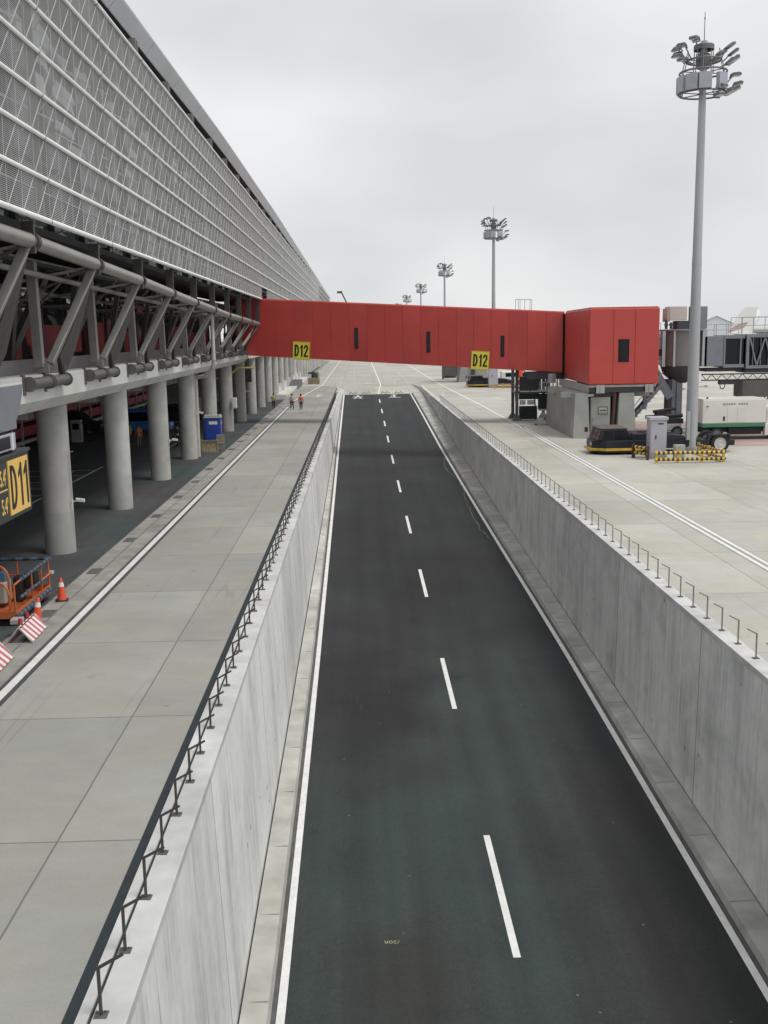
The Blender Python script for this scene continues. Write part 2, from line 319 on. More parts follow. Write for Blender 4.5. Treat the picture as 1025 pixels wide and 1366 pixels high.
# ------------------------------------------------------------------ builders
class MB:
    def __init__(s): s.v = []; s.f = []
    def add(s, vs, fs):
        o = len(s.v); s.v += [tuple(p) for p in vs]; s.f += [tuple(i + o for i in f) for f in fs]; return s
    def box(s, x0, x1, y0, y1, z0, z1):
        return s.add([(x, y, z) for z in (z0, z1) for y in (y0, y1) for x in (x0, x1)],
                     [(0, 2, 3, 1), (4, 5, 7, 6), (0, 1, 5, 4), (2, 6, 7, 3), (0, 4, 6, 2), (1, 3, 7, 5)])
    def quad(s, a, b, c, d): return s.add([a, b, c, d], [(0, 1, 2, 3)])
    def tube(s, p0, p1, r0, r1=None, n=8, cap=True):
        r1 = r0 if r1 is None else r1
        p0 = Vector(p0); p1 = Vector(p1); d = (p1 - p0).normalized()
        a = d.orthogonal().normalized() if abs(d.z) < .999 else Vector((1, 0, 0)); b = d.cross(a)
        vs = []
        for p, r in ((p0, r0), (p1, r1)):
            for i in range(n):
                t = 2 * PI * (i + .5) / n; vs.append(p + a * (r * math.cos(t)) + b * (r * math.sin(t)))
        fs = [(i, (i + 1) % n, n + (i + 1) % n, n + i) for i in range(n)]
        if cap: fs += [tuple(range(n - 1, -1, -1)), tuple(range(n, 2 * n))]
        return s.add(vs, fs)
    def path(s, pts, r, n=8):
        for a, b in zip(pts, pts[1:]): s.tube(a, b, r, n=n)
        return s
    def bar(s, p0, p1, w, h, upv=(0, 0, 1)):
        """rectangular bar from p0 to p1; w across, h along upv"""
        p0 = Vector(p0); p1 = Vector(p1); d = (p1 - p0).normalized(); u = Vector(upv)
        a = d.cross(u)
        if a.length < 1e-4: a = d.cross(Vector((0, 1, 0)))
        a.normalize(); b = a.cross(d).normalized()
        vs = [p + a * (w / 2 * i) + b * (h / 2 * j) for p in (p0, p1) for i, j in ((-1, -1), (1, -1), (1, 1), (-1, 1))]
        return s.add(vs, [(0, 3, 2, 1), (4, 5, 6, 7), (0, 1, 5, 4), (1, 2, 6, 5), (2, 3, 7, 6), (3, 0, 4, 7)])
    def prism(s, pts, axis, a, b):
        """polygon extruded along axis ('x': pts are (y,z); 'y': (x,z); 'z': (x,y))"""
        def P(p, t): return {'x': (t, p[0], p[1]), 'y': (p[0], t, p[1]), 'z': (p[0], p[1], t)}[axis]
        n = len(pts)
        vs = [P(p, a) for p in pts] + [P(p, b) for p in pts]
        return s.add(vs, [(i, (i + 1) % n, n + (i + 1) % n, n + i) for i in range(n)] + [tuple(range(n - 1, -1, -1)), tuple(range(n, 2 * n))])
    def lathe(s, prof, n=24, c=(0, 0, 0), ang=2 * PI):
        vs = []; m = len(prof)
        for i in range(n):
            t = 2 * PI * i / n
            for r, z in prof: vs.append((c[0] + r * math.cos(t), c[1] + r * math.sin(t), c[2] + z))
        fs = []
        for i in range(n):
            j = (i + 1) % n
            for k in range(m - 1): fs.append((i * m + k, j * m + k, j * m + k + 1, i * m + k + 1))
        return s.add(vs, fs)
    def ring(s, c, Rr, r, n=28, k=8, axis='z'):
        c = Vector(c); vs = []; fs = []
        for i in range(n):
            t = 2 * PI * i / n
            for j in range(k):
                q = 2 * PI * j / k; a = (Rr + r * math.cos(q)) * math.cos(t); b = (Rr + r * math.cos(q)) * math.sin(t); h = r * math.sin(q)
                vs.append(c + Vector({'z': (a, b, h), 'y': (a, h, b), 'x': (h, a, b)}[axis]))
        for i in range(n):
            for j in range(k):
                fs.append((i * k + j, ((i + 1) % n) * k + j, ((i + 1) % n) * k + (j + 1) % k, i * k + (j + 1) % k))
        return s.add(vs, fs)
    def build(s, name, m, parent=None, bevel=0., smooth=False, seg=2, loc=None):
        me = bpy.data.meshes.new(name); me.from_pydata(s.v, [], s.f)
        bm = bmesh.new(); bm.from_mesh(me); bmesh.ops.recalc_face_normals(bm, faces=bm.faces); bm.to_mesh(me); bm.free()
        me.materials.append(m)
        o = bpy.data.objects.new(name, me); col.objects.link(o)
        if parent: o.parent = parent
        if loc: o.location = loc
        if bevel:
            b = o.modifiers.new('bevel', 'BEVEL'); b.width = bevel; b.segments = seg; b.limit_method = 'ANGLE'; b.angle_limit = R(40)
        if smooth:
            for p in me.polygons: p.use_smooth = True
            e = o.modifiers.new('es', 'EDGE_SPLIT'); e.split_angle = R(38)
        return o

def thing(name, label, cat, loc=(0, 0, 0), rotz=0., group=None):
    o = bpy.data.objects.new(name, None); col.objects.link(o)
    o.empty_display_size = .2
    o.location = loc; o.rotation_euler = (0, 0, rotz); o['label'] = label; o['category'] = cat
    if group: o['group'] = group
    return o
def tag(o, label, cat, group=None):
    o['label'] = label; o['category'] = cat
    if group: o['group'] = group
    return o
def struct(o, kind='structure'): o['kind'] = kind; return o
def kids(o): return [c for c in bpy.data.objects if c.parent == o]
def dup(o, parent=None, loc=None, rotz=None, label=None):
    c = o.copy(); col.objects.link(c)
    if parent: c.parent = parent
    if loc is not None: c.location = loc
    if rotz is not None: c.rotation_euler = (0, 0, rotz)
    if label: c['label'] = label
    for k in kids(o): dup(k, c)
    return c
def text(txt, size, m, name, parent, loc, rot, sx=1., bold=0., thick=.006, align='LEFT'):
    cu = bpy.data.curves.new('t', 'FONT'); cu.body = txt; cu.size = size; cu.extrude = thick; cu.offset = bold; cu.align_x = align
    t = bpy.data.objects.new('t', cu); col.objects.link(t)
    dg = bpy.context.evaluated_depsgraph_get(); dg.update()
    me = bpy.data.meshes.new_from_object(t.evaluated_get(dg)); me.name = name
    bpy.data.objects.remove(t); bpy.data.curves.remove(cu)
    me.materials.clear(); me.materials.append(m)
    o = bpy.data.objects.new(name, me); col.objects.link(o)
    o.location = loc; o.rotation_euler = rot; o.scale = (sx, 1, 1)
    if parent: o.parent = parent
    return o
def sign_glyphs(txt, h, wd, gap, sw, m, parent, org, plane):
    """condensed sign letters D, 1, 2 as one raised mesh; plane 'xz' (faces -y) or 'yz' (faces +x)"""
    g = MB(); x = 0.
    def strip(pts, closed=False):
        n = len(pts); L_, R_ = [], []
        for i in range(n):
            a = Vector(pts[i - 1]) if (i or closed) else None; b = Vector(pts[i]); c = Vector(pts[(i + 1) % n]) if (i < n - 1 or closed) else None
            d1 = (b - a).normalized() if a is not None else (c - b).normalized(); d2 = (c - b).normalized() if c is not None else d1
            nn = (Vector((-d1.y, d1.x)) + Vector((-d2.y, d2.x))).normalized(); k = sw / 2 / max(.35, nn.dot(Vector((-d1.y, d1.x))))
            L_.append(b + nn * k); R_.append(b - nn * k)
        r = range(n) if closed else range(n - 1)
        for i in r: face([L_[i], R_[i], R_[(i + 1) % n], L_[(i + 1) % n]])
    def face(q):
        if plane == 'xz': f, b_ = [(org[0] + x + p[0], org[1], org[2] + p[1]) for p in q], [(org[0] + x + p[0], org[1] + .01, org[2] + p[1]) for p in q]
        else: f, b_ = [(org[0], org[1] + x + p[0], org[2] + p[1]) for p in q], [(org[0] - .01, org[1] + x + p[0], org[2] + p[1]) for p in q]
        n = len(q); g.add(f + b_, [tuple(range(n)), tuple(range(2 * n - 1, n - 1, -1))] + [(i, (i + 1) % n, n + (i + 1) % n, n + i) for i in range(n)])
    s2 = sw / 2
    for ch in txt:
        if ch == 'D':
            r = wd - s2; pts = [(s2, s2), (s2, h - s2), (wd * .35, h - s2)]
            pts += [(wd * .35 + (r - wd * .35) * math.sin(t), h / 2 + (h / 2 - s2) * math.cos(t)) for t in [k * PI / 10 for k in range(1, 10)]] + [(wd * .35, s2)]
            strip(pts, True); x += wd + gap
        elif ch == '1':
            w1 = wd * .62
            face([(w1 - sw, 0), (w1, 0), (w1, h), (w1 - sw * .8, h), (w1 - sw, h * .93)]); face([(w1 - sw, h * .93), (w1 - sw, h * .76), (0, h * .66), (0, h * .78)]); x += w1 + gap
        elif ch == '2':
            pts = [(s2, h * .70)] + [(wd / 2 + (wd / 2 - s2) * -math.cos(t), h * .70 + (h * .30 - s2) * math.sin(t)) for t in [k * PI / 8 for k in range(1, 9)]]
            pts += [(wd - sw * .9, h * .52), (s2 * 1.3, h * .14), (s2 * 1.3, s2), (wd, s2)]; strip(pts); x += wd + gap
    return g.build('lettering', m, parent)
def lerp(a, b, t): return a + (b - a) * t
def pl(tab, y):
    if y <= tab[0][0]: return tab[0][1]
    for (a, va), (b, vb) in zip(tab, tab[1:]):
        if y <= b: return lerp(va, vb, (y - a) / (b - a))
    return tab[-1][1]

# ------------------------------------------------------------------ camera
cx = bpy.data.cameras.new('camera'); cam = bpy.data.objects.new('camera', cx); col.objects.link(cam)
r0 = (0.99958267, -0.02320747, -0.01720156); r1 = (-0.02087142, -0.1685219, -0.98547692); r2 = (0.01997158, 0.98542467, -0.16893594)
mw = Matrix.Identity(4)
for i in range(3):
    mw[i][0] = r0[i]; mw[i][1] = -r1[i]; mw[i][2] = -r2[i]
mw[2][3] = 8.0
cam.matrix_world = mw
cx.sensor_fit = 'VERTICAL'; cx.sensor_height = 24; cx.lens = 24 * 1380 / 1366; cx.clip_start = .1; cx.clip_end = 9000
scn.camera = cam

# ------------------------------------------------------------------ sky and light
w = bpy.data.worlds.new('World'); scn.world = w; w.use_nodes = True
nt = w.node_tree; N = nt.nodes; L = nt.links
SUN_EL, SUN_AZ = R(64), R(118)     # azimuth measured from +y towards +x
bg = N['Background']; out = N['World Output']
sky = N.new('ShaderNodeTexSky'); sky.sky_type = 'NISHITA'; sky.sun_disc = False
sky.sun_elevation = SUN_EL; sky.sun_rotation = SUN_AZ; sky.air_density = 1.; sky.dust_density = 3.
L.new(sky.outputs[0], bg.inputs['Color']); bg.inputs['Strength'].default_value = .07
tc = N.new('ShaderNodeTexCoord'); mp = N.new('ShaderNodeMapping'); mp.inputs['Scale'].default_value = (1.2, 1.2, 2.7)
mp.inputs['Location'].default_value = (.35, .1, .3); mp.inputs['Rotation'].default_value = (0, R(-14), 0)
L.new(tc.outputs['Generated'], mp.inputs['Vector'])
no = N.new('ShaderNodeTexNoise'); no.inputs['Scale'].default_value = 2.1; no.inputs['Detail'].default_value = 4; no.inputs['Roughness'].default_value = .42
L.new(mp.outputs[0], no.inputs['Vector'])
rp = N.new('ShaderNodeValToRGB'); rp.color_ramp.elements[0].position = .36; rp.color_ramp.elements[1].position = .66
rp.color_ramp.elements[0].color = (.61, .63, .645, 1); rp.color_ramp.elements[1].color = (.84, .84, .84, 1)
L.new(no.outputs['Fac'], rp.inputs['Fac'])
b2 = N.new('ShaderNodeBackground'); b2.inputs['Strength'].default_value = 1.02; L.new(rp.outputs[0], b2.inputs['Color'])
ms = N.new('ShaderNodeMixShader'); ms.inputs[0].default_value = .9
L.new(bg.outputs[0], ms.inputs[1]); L.new(b2.outputs[0], ms.inputs[2]); L.new(ms.outputs[0], out.inputs['Surface'])
sl = bpy.data.lights.new('sun', 'SUN'); sl.energy = 1.5; sl.angle = R(18); sl.color = (1., .97, .92)
so = bpy.data.objects.new('sun', sl); col.objects.link(so)
sd = Vector((math.sin(SUN_AZ) * math.cos(SUN_EL), math.cos(SUN_AZ) * math.cos(SUN_EL), math.sin(SUN_EL)))
so.rotation_euler = sd.to_track_quat('Z', 'Y').to_euler(); so.location = (40, -40, 80)
scn.view_settings.view_transform = 'Standard'; scn.view_settings.look = 'None'; scn.view_settings.exposure = .22

# ------------------------------------------------------------------ ground
WL_T, WL_B = -2.95, -2.72       # left wall inner face, top and base
WR_T, WR_B = 9.25, 9.15
YE = 168.
g = MB().quad((-9.7, -30, 0), (-3.65, -30, 0), (-3.65, YE, 0), (-9.7, YE, 0))
struct(g.build('apron_left', M['apron_l']))
g = MB().quad((9.75, -30, 0), (400, -30, 0), (400, YE, 0), (9.75, YE, 0)).quad((-9.7, YE, 0), (400, YE, 0), (400, 900, 0), (-9.7, 900, 0))
struct(g.build('apron', M['apron_r']))
g = MB().quad((-3000, 900, -.01), (3000, 900, -.01), (3000, 6000, -.01), (-3000, 6000, -.01)).quad((400, -30, -.01), (3000, -30, -.01), (3000, 900, -.01), (400, 900, -.01)).quad((-3000, -30, -.01), (-70, -30, -.01), (-70, 900, -.01), (-3000, 900, -.01))
struct(g.build('far_ground', M['apron_r']))
g = MB().quad((-70, -30, 0), (-9.7, -30, 0), (-9.7, 134, 0), (-70, 134, 0))
struct(g.build('service_road', M['asphalt2']))
g = MB().quad((-70, 134, 0), (-9.7, 134, 0), (-9.7, 900, 0), (-70, 900, 0))
struct(g.build('pavement', M['gutter']))
g = MB().box(-9.78, -8.62, -30, 134, .004, .02)
struct(g.build('gutter_strip', M['gutter']))
g = MB().box(-9.235, -9.19, -30, 134, .02, .024).box(-9.80, -9.765, -30, 134, .02, .026)
struct(g.build('gutter_joint', M['grate']))
# markings
g = MB().box(-8.60, -8.15, -30, 131, .002, .006)
struct(g.build('line_border', M['paint_dark']))
g = MB().box(-8.49, -8.28, -30, 131, .006, .010)
for a, b in (((-8.385, 131), (-6.3, 172)), ((-6.3, 172), (-6.4, 420))): g.bar((*a, .008), (*b, .008), .2, .004)
struct(g.build('edge_marking', M['paint']))
g = MB().box(13.42, 14.0, -30, 90, .002, .006)
struct(g.build('line_border', mat('grey_line_border', (.3, .3, .29), .8, .15, 3)))
g = MB()
for x in (13.48, 13.78): g.box(x, x + .16, -30, 88, .006, .010)
g.bar((13.63, 88, .008), (13.5, 117, .008), .2, .004).bar((13.5, 117, .008), (12.7, 166, .008), .22, .004).bar((12.7, 166, .008), (12.45, 420, .008), .22, .004)
struct(g.build('edge_marking', M['paint']))
g = MB().bar((3.25, 169.5, .008), (3.35, 420, .008), .22, .004)
struct(g.build('centre_marking', M['paint']))
g = MB()
for k in range(22):
    for x, y in ((-1.2 - k * .02, 176 + k * 8), (7.95 + k * .02, 172 + k * 8)): g.box(x - .08, x + .08, y, y + 4, .005, .009)
struct(g.build('lane_marking', M['paint_worn']))
def arrow(x, y, s, bend, mname='paint_worn', rot=0.):
    g = MB()
    def q(pts): g.add([(p[0] * s, p[1] * s, .006) for p in pts], [tuple(range(len(pts)))])
    q([(-.12, -2), (.12, -2), (.12, .6), (-.12, .6)])
    q([(-.5, .6), (.5, .6), (0, 1.9)])
    if bend: q([(.12, -.4), (bend * .9, .1), (bend * .9, .5), (.12, 0)]); q([(bend * .9, -.2), (bend * .9, .8), (bend * 1.5, .4)])
    o = struct(g.build('road_arrow', M[mname])); o.location = (x, y, 0); o.rotation_euler[2] = rot
for x, y, s, b, r in ((-5.75, 140.8, 1.7, .0, 0), (-3.36, 177.5, 1.3, 0, 0), (.97, 175.8, 1.3, 0, 0), (5.81, 176.6, 1.3, 1, PI), (9.79, 175, 1.3, 1, PI), (10.9, 137.2, 1.6, 1, PI)): arrow(x, y, s, b, rot=r)
# parking bay lines under the building
g = MB().box(-16.62, -16.48, 44, 66, .005, .009).box(-14.4, -14.26, 70, 82, .005, .009)
for y in (46, 48.6, 51.2, 53.8, 56.4, 59, 61.6, 64.2): g.box(-24, -16.5, y, y + .12, .009, .013)
g.box(-17.9, -17.78, 59, 64, .013, .017)
struct(g.build('bay_marking', M['paint_worn']))
# reddish painted area beside the bridge
g = MB().quad((21.3, 70.5, .004), (48, 70.5, .004), (48, 88, .004), (21.3, 92, .004))
struct(g.build('painted_zone', M['pink']))

# ramp road
def kk(y):
    t = min(1, max(0, (y - 60) / 96)); t = t * t * (3 - 2 * t); return 1.15 - .05 * t
def rz(y):
    if y <= 156: k = kk(y); return -.0312 * (141.5 * k - y) + 8 * (1 - k)
    t = min(1, (y - 156) / 12.); return lerp(rz(156), 0., t)
LL = [(20, -1.9), (41, -1.98), (100, -2.3), (156, -2.52)]
LR = [(20, 8.2), (41, 8.2), (100, 7.65), (156, 7.45)]
def strip(fx0, fx1, ys, dz, name, m, thick=0):
    g = MB(); 
    for a, b in zip(ys, ys[1:]):
        g.quad((fx0(a), a, rz(a) + dz), (fx1(a), a, rz(a) + dz), (fx1(b), b, rz(b) + dz), (fx0(b), b, rz(b) + dz))
    return g.build(name, m)
ysr = [-30, 0, 10] + list(range(20, 157, 4))
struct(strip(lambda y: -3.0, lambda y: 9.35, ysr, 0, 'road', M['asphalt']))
ysc = [156, 159, 162, 165, 168]
struct(strip(lambda y: -3.6, lambda y: 9.74, ysc, 0, 'ramp_top', M['apron_r']))
struct(strip(lambda y: pl(LL, y) - .09, lambda y: pl(LL, y) + .09, ysr, .005, 'edge_marking', M['paint']))
struct(strip(lambda y: pl(LR, y) - .09, lambda y: pl(LR, y) + .09, ysr, .005, 'edge_marking', M['paint']))
for i in range(-1, 11):
    y1 = 18.1 + 12.4 * i
    ya = y1 * 1.15
    for _ in range(20): ya = y1 * kk(ya)
    yb = (y1 + 4.65) * 1.15
    for _ in range(20): yb = (y1 + 4.65) * kk(yb)
    if yb > 154: break
    xm = lambda y: pl([(20, 3.2), (40, 3.08), (100, 2.72), (156, 2.6)], y)
    o = strip(lambda y: xm(y) - .085, lambda y: xm(y) + .085, [ya, (ya + yb) / 2, yb], .005, 'lane_marking', M['paint'])
    struct(o)
g = MB().bar((2.6, 156.2, rz(156.2) + .012), (3.2, 167.95, .012), .2, .004).bar((3.2, 167.95, .012), (3.25, 169.6, .012), .2, .004); struct(g.build('centre_marking', M['paint']))
# white characters at the crest of the ramp: lower halves on asphalt, worn dark upper halves on concrete
def glyph(cx_, y0, strokes, m, dz=.006):
    g = MB()
    for (x0, a, x1, b, wd) in strokes:
        ya, yb = y0 + a, y0 + b
        g.bar((cx_ + x0, ya, rz(ya) + dz), (cx_ + x1, yb, rz(yb) + dz), wd, .004)
    return struct(g.build('road_lettering', m))
glyph(-.45, 149.5, [(-.75, 3.6, .75, 3.6, .7), (0, 5.4, 0, 3.4, .26), (0, 3.4, -.6, .4, .24), (0, 3.4, .6, .4, .24), (-.62, .9, -.1, .5, .6), (.15, .9, .6, .4, .6)], M['paint'])
glyph(4.9, 149.5, [(-.5, 5, .5, 5, .7), (0, 5, 0, 1.5, .3), (-.9, .9, .85, .9, 1.0), (-.5, 3, -.3, 2, .25)], M['paint'])
dk = mat('worn_lettering', (.13, .13, .125), .9, .3, 3)
for cx0 in (-1.35, .65, 3.55, 5.6):
    glyph(cx0, 156.6, [(-.45, 0, -.15, 2.6, .14), (.15, 0, -.05, 1.6, .14), (.3, .2, .55, 3, .14), (.62, 0, .8, 1.4, .16), (-.5, .8, .2, 1.2, .14)], dk, .02)
# chalk survey mark on the near lane
text('/20R', .16, M['chalk'], 'survey_mark', None, (.62, 21.55, rz(21.55) + .006), (0, R(0), R(178)), 1.2, 0, .002)['kind'] = 'structure'

mt = [(7.54, 93.5), (7.2, 90.5), (7.22, 86.4), (7.85, 82.9), (7.67, 78.8), (7.4, 73.3), (7.42, 69.2), (7.38, 64.2), (7.6, 62.9), (7.85, 60.4)]
pts = []
for a, b in zip(mt, mt[1:]):
    for q in range(4): pts.append((lerp(a[0], b[0], q / 4) + random.uniform(-.09, .09), lerp(a[1], b[1], q / 4)))
g = MB()
for a, b in zip(pts, pts[1:]):
    wd = random.uniform(.02, .045); g.quad((a[0] - wd, a[1], rz(a[1]) + .004), (a[0] + wd, a[1], rz(a[1]) + .004), (b[0] + wd, b[1], rz(b[1]) + .004), (b[0] - wd, b[1], rz(b[1]) + .004))
struct(g.build('mud_trail', mat('dried_mud', (.13, .125, .115), .9, .3, 3)))
# kerbs beside the walls
M['kerb_r'] = mat('right_kerb_concrete', (.50, .495, .46), .85, .2, 1.2, dirt=.3, bump=.1, spec=.25)
def kerb(face, wallx, name, sgn, label):
    g = MB()
    ys = [-30, 10] + list(range(20, 157, 4))
    for a, b in zip(ys, ys[1:]):
        A = lambda x, y, h: (x, y, rz(y) + h)
        xa0, xb0 = face(a), face(b)
        g.quad(A(xa0, a, 0), A(xb0, b, 0), A(xb0 + sgn * .05, b, .2), A(xa0 + sgn * .05, a, .2))
        g.quad(A(xa0 + sgn * .05, a, .2), A(xb0 + sgn * .05, b, .2), A(wallx, b, .22), A(wallx, a, .22))
    o = g.build(name, M['kerb' if sgn < 0 else 'kerb_r']); struct(o)
    j = MB()
    for k in range(46):
        y = 10 + k * 3.1
        x0, x1 = sorted((face(y) + sgn * .06, wallx - sgn * .02))
        j.bar((x0, y, rz(y) + .2085), (x1, y, rz(y) + .2205), .012, .012)
    struct(j.build('kerb_joint', M['kerb_j']))
    return o
kerb(lambda y: pl(LL, y) - .2, WL_B + .03, 'kerb', -1, '')
kerb(lambda y: pl(LR, y) + .22, WR_B - .03, 'kerb', 1, '')
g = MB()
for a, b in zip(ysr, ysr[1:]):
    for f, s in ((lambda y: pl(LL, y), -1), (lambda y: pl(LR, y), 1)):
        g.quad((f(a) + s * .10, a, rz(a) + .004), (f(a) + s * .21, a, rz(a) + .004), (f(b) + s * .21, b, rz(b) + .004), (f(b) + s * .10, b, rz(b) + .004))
struct(g.build('kerb_gap_strip', mat('kerb_gap_grey', (.1, .1, .095), .9, .25, 2)))  # thin grey strips between the edge lines and the kerbs

# ------------------------------------------------------------------ ramp walls
def ramp_wall(top, base, back, sgn, m, label):
    t = thing('retaining_wall', label, 'wall', (0, 0, 0))
    g = MB(); ys = [-30] + list(range(-20, 157, 6)) + [160]
    zt = .0
    for a, b in zip(ys, ys[1:]):
        za, zb = rz(a) - .3, rz(b) - .3
        g.quad((top, a, zt), (top, b, zt), (base, b, zb), (base, a, za))
        g.quad((back, a, zt), (back, b, zt), (back, b, zb), (back, a, za))
    g.quad((top, 160, 0), (back, 160, 0), (back, 160, rz(160) - .3), (base, 160, rz(160) - .3))
    # tapering wing at the crest
    e = 168.
    g.add([(top, 160, 0), (top - sgn * 1.1, e, 0), (top - sgn * 1.1, e, -.05), (top + (base - top), 160, rz(160) - .1)], [(0, 1, 2, 3)])
    g.build('wall_face', m, t)
    return t
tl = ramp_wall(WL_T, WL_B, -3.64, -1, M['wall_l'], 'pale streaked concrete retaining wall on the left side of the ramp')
MB().box(-3.36, -2.93, -30, 160, -.12, .035).build('coping', M['coping'], tl, bevel=.012)
MB().box(-3.55, -3.405, -30, 160, -.1, .03).build('upstand', M['coping'], tl)
MB().box(-3.715, -3.55, -30, 160, -.1, .005).box(-3.41, -3.355, -30, 160, -.1, -.006).build('dark_strip', M['dark_gap'], tl)  # flat dark strips beside the upstand and the coping
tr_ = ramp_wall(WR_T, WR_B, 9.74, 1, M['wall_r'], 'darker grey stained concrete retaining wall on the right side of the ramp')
MB().box(9.235, 9.70, -30, 160, -.12, .035).build('coping', M['coping'], tr_, bevel=.012)
MB().box(9.70, 9.752, -30, 160, -.1, -.008).build('dark_strip', M['dark_gap'], tr_)  # dark strip along the outer edge of the coping
# white wing panels at the crest
for t, x0, x1 in ((tl, -2.94, -1.75), (tr_, 9.24, 8.2)):
    g = MB().add([(x0, 160.2, .03), (x1, 167.8, .03), (x1, 167.8, -.1), (x0, 160.2, -1.), (x0 + .12, 160.2, .03), (x1 + .12, 167.8, .03), (x1 + .12, 167.8, -.1), (x0 + .12, 160.2, -1.)],
                 [(0, 1, 2, 3), (4, 7, 6, 5), (0, 4, 5, 1), (3, 2, 6, 7), (1, 5, 6, 2), (0, 3, 7, 4)])
    g.build('wing_panel', M['coping'], t)
def bracket_post(name, label, group, s, w_=.018, mm='steel_d', al=.3):
    t = thing(name, label, 'post', (0, 0, 0), 0, group)
    MB().box(-w_, w_, -w_, w_, .008, .64).build('post', M[mm], t)
    MB().bar((0, 0, .62), (s * al, 0.02, .62 + al * .53), w_ * 1.8, w_ * 1.8, (0, 1, 0)).build('arm', M[mm], t)
    MB().box(-.08, .08, -.07, .07, 0, .012).box(-.05, -.03, -.05, -.03, .012, .03).box(.03, .05, .03, .05, .012, .03).build('base_plate', M['pin'], t)
    return t
pl0 = bracket_post('bracket_post', 'short dark steel post with inclined arm along the pale left ramp wall', 'angled posts on the left ramp wall', 1)
pl0.location = (-3.26, 11.26, .035)
for i in range(-2, 95):
    if i: dup(pl0, None, (-3.26 + random.uniform(-.01, .01), 11.26 + 1.312 * i, .035), random.uniform(-.08, .08))
pr0 = bracket_post('bracket_post', 'short dark steel post with inclined arm along the stained right ramp wall', 'angled posts on the right ramp wall', -1, .016, 'steel', .24)
pr0.location = (9.53, 24.14, .035)
for i in range(-3, 84):
    if i: dup(pr0, None, (9.53 + random.uniform(-.01, .01), 24.14 + 1.21 * i, .035), random.uniform(-.08, .08))

# ------------------------------------------------------------------ terminal building
Y0, Y1 = 8., 330.
bt = thing('terminal_building', 'long airport terminal with silver mesh facade on round concrete columns', 'building', (0, 0, 0))
c0 = None
for k in range(-2, 29):
    y = 39.15 + 10.15 * k
    if c0 is None:
        c0 = MB().lathe([(.57, 0), (.57, 6.2)], 28).build('column', M['column'], bt, smooth=True)
        c0.location = (-11.62, y, 0)
    else: dup(c0, bt, (-11.62, y, 0), random.uniform(0, 6))
# inner columns
ci = MB().lathe([(.5, 0), (.5, 5.7)], 18).build('inner_column', M['column'], bt, smooth=True); ci.location = (-30.5, 29, 0)
for k in range(1, 12): dup(ci, bt, (-30.5, 29 + 10.15 * k, 0))
MB().prism([(-10.5, 6.9), (-10.5, 6.07), (-10.98, 5.66), (-12.4, 5.66), (-12.4, 6.9)], 'y', Y0, 98.5).build('edge_beam', M['beam'], bt)
MB().prism([(-10.9, 6.9), (-10.9, 5.9), (-12.4, 5.9), (-12.4, 6.9)], 'y', 98.52, Y1).build('edge_beam', M['beam'], bt)
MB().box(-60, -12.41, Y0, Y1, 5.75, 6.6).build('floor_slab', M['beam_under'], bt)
MB().box(-11.4, -11.25, Y0, 97, 6.9, 7.38).build('plinth', M['plinth'], bt)
# underside clutter: beams, pipes and a long red service rack at the back
g = MB()
for k in range(-2, 12):
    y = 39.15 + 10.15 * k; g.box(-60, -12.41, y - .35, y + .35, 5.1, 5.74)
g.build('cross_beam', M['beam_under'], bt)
g = MB()
for x, z, r in ((-13.6, 5.3, .12), (-14.3, 5.2, .09), (-15.2, 5.25, .15)): g.tube((x, Y0, z), (x, 130, z), r, n=8)
g.build('service_pipe', M['steel_d'], bt)
MB().box(-34, -33.5, Y0, 200, 0, 5.74).build('back_wall', M['box_grey'], bt)

# lower storey glazing with the red bridge's reflection painted on as panels
MB().box(-13.4, -13.3, Y0, 99, 7.0, 11.2).build('lower_glazing', M['glass_lo'], bt)
g = MB()
for k in range(14):
    y = 14 + 7.4 * k; g.box(-13.3, -13.26, y, y + 5.2, 7.2, 8.45 + .2 * ((k * 7) % 3))
g.build('red_reflection', M['red_refl'], bt)
g = MB()
for k in range(26): y = 10.5 + 3.7 * k; g.box(-13.26, -13.1, y, y + .1, 7.0, 11.2)
g.box(-13.26, -13.14, Y0, 99, 9.35, 9.45)
g.build('mullion', M['steel_d'], bt)
# upper floor edge over the struts
MB().box(-13.2, -10.0, Y0, 99, 11.28, 11.5).build('upper_floor_edge', M['interior'], bt)
MB().box(-13.2, -10.8, Y0, 99, 10.5, 10.62).build('soffit_panel', M['interior'], bt)
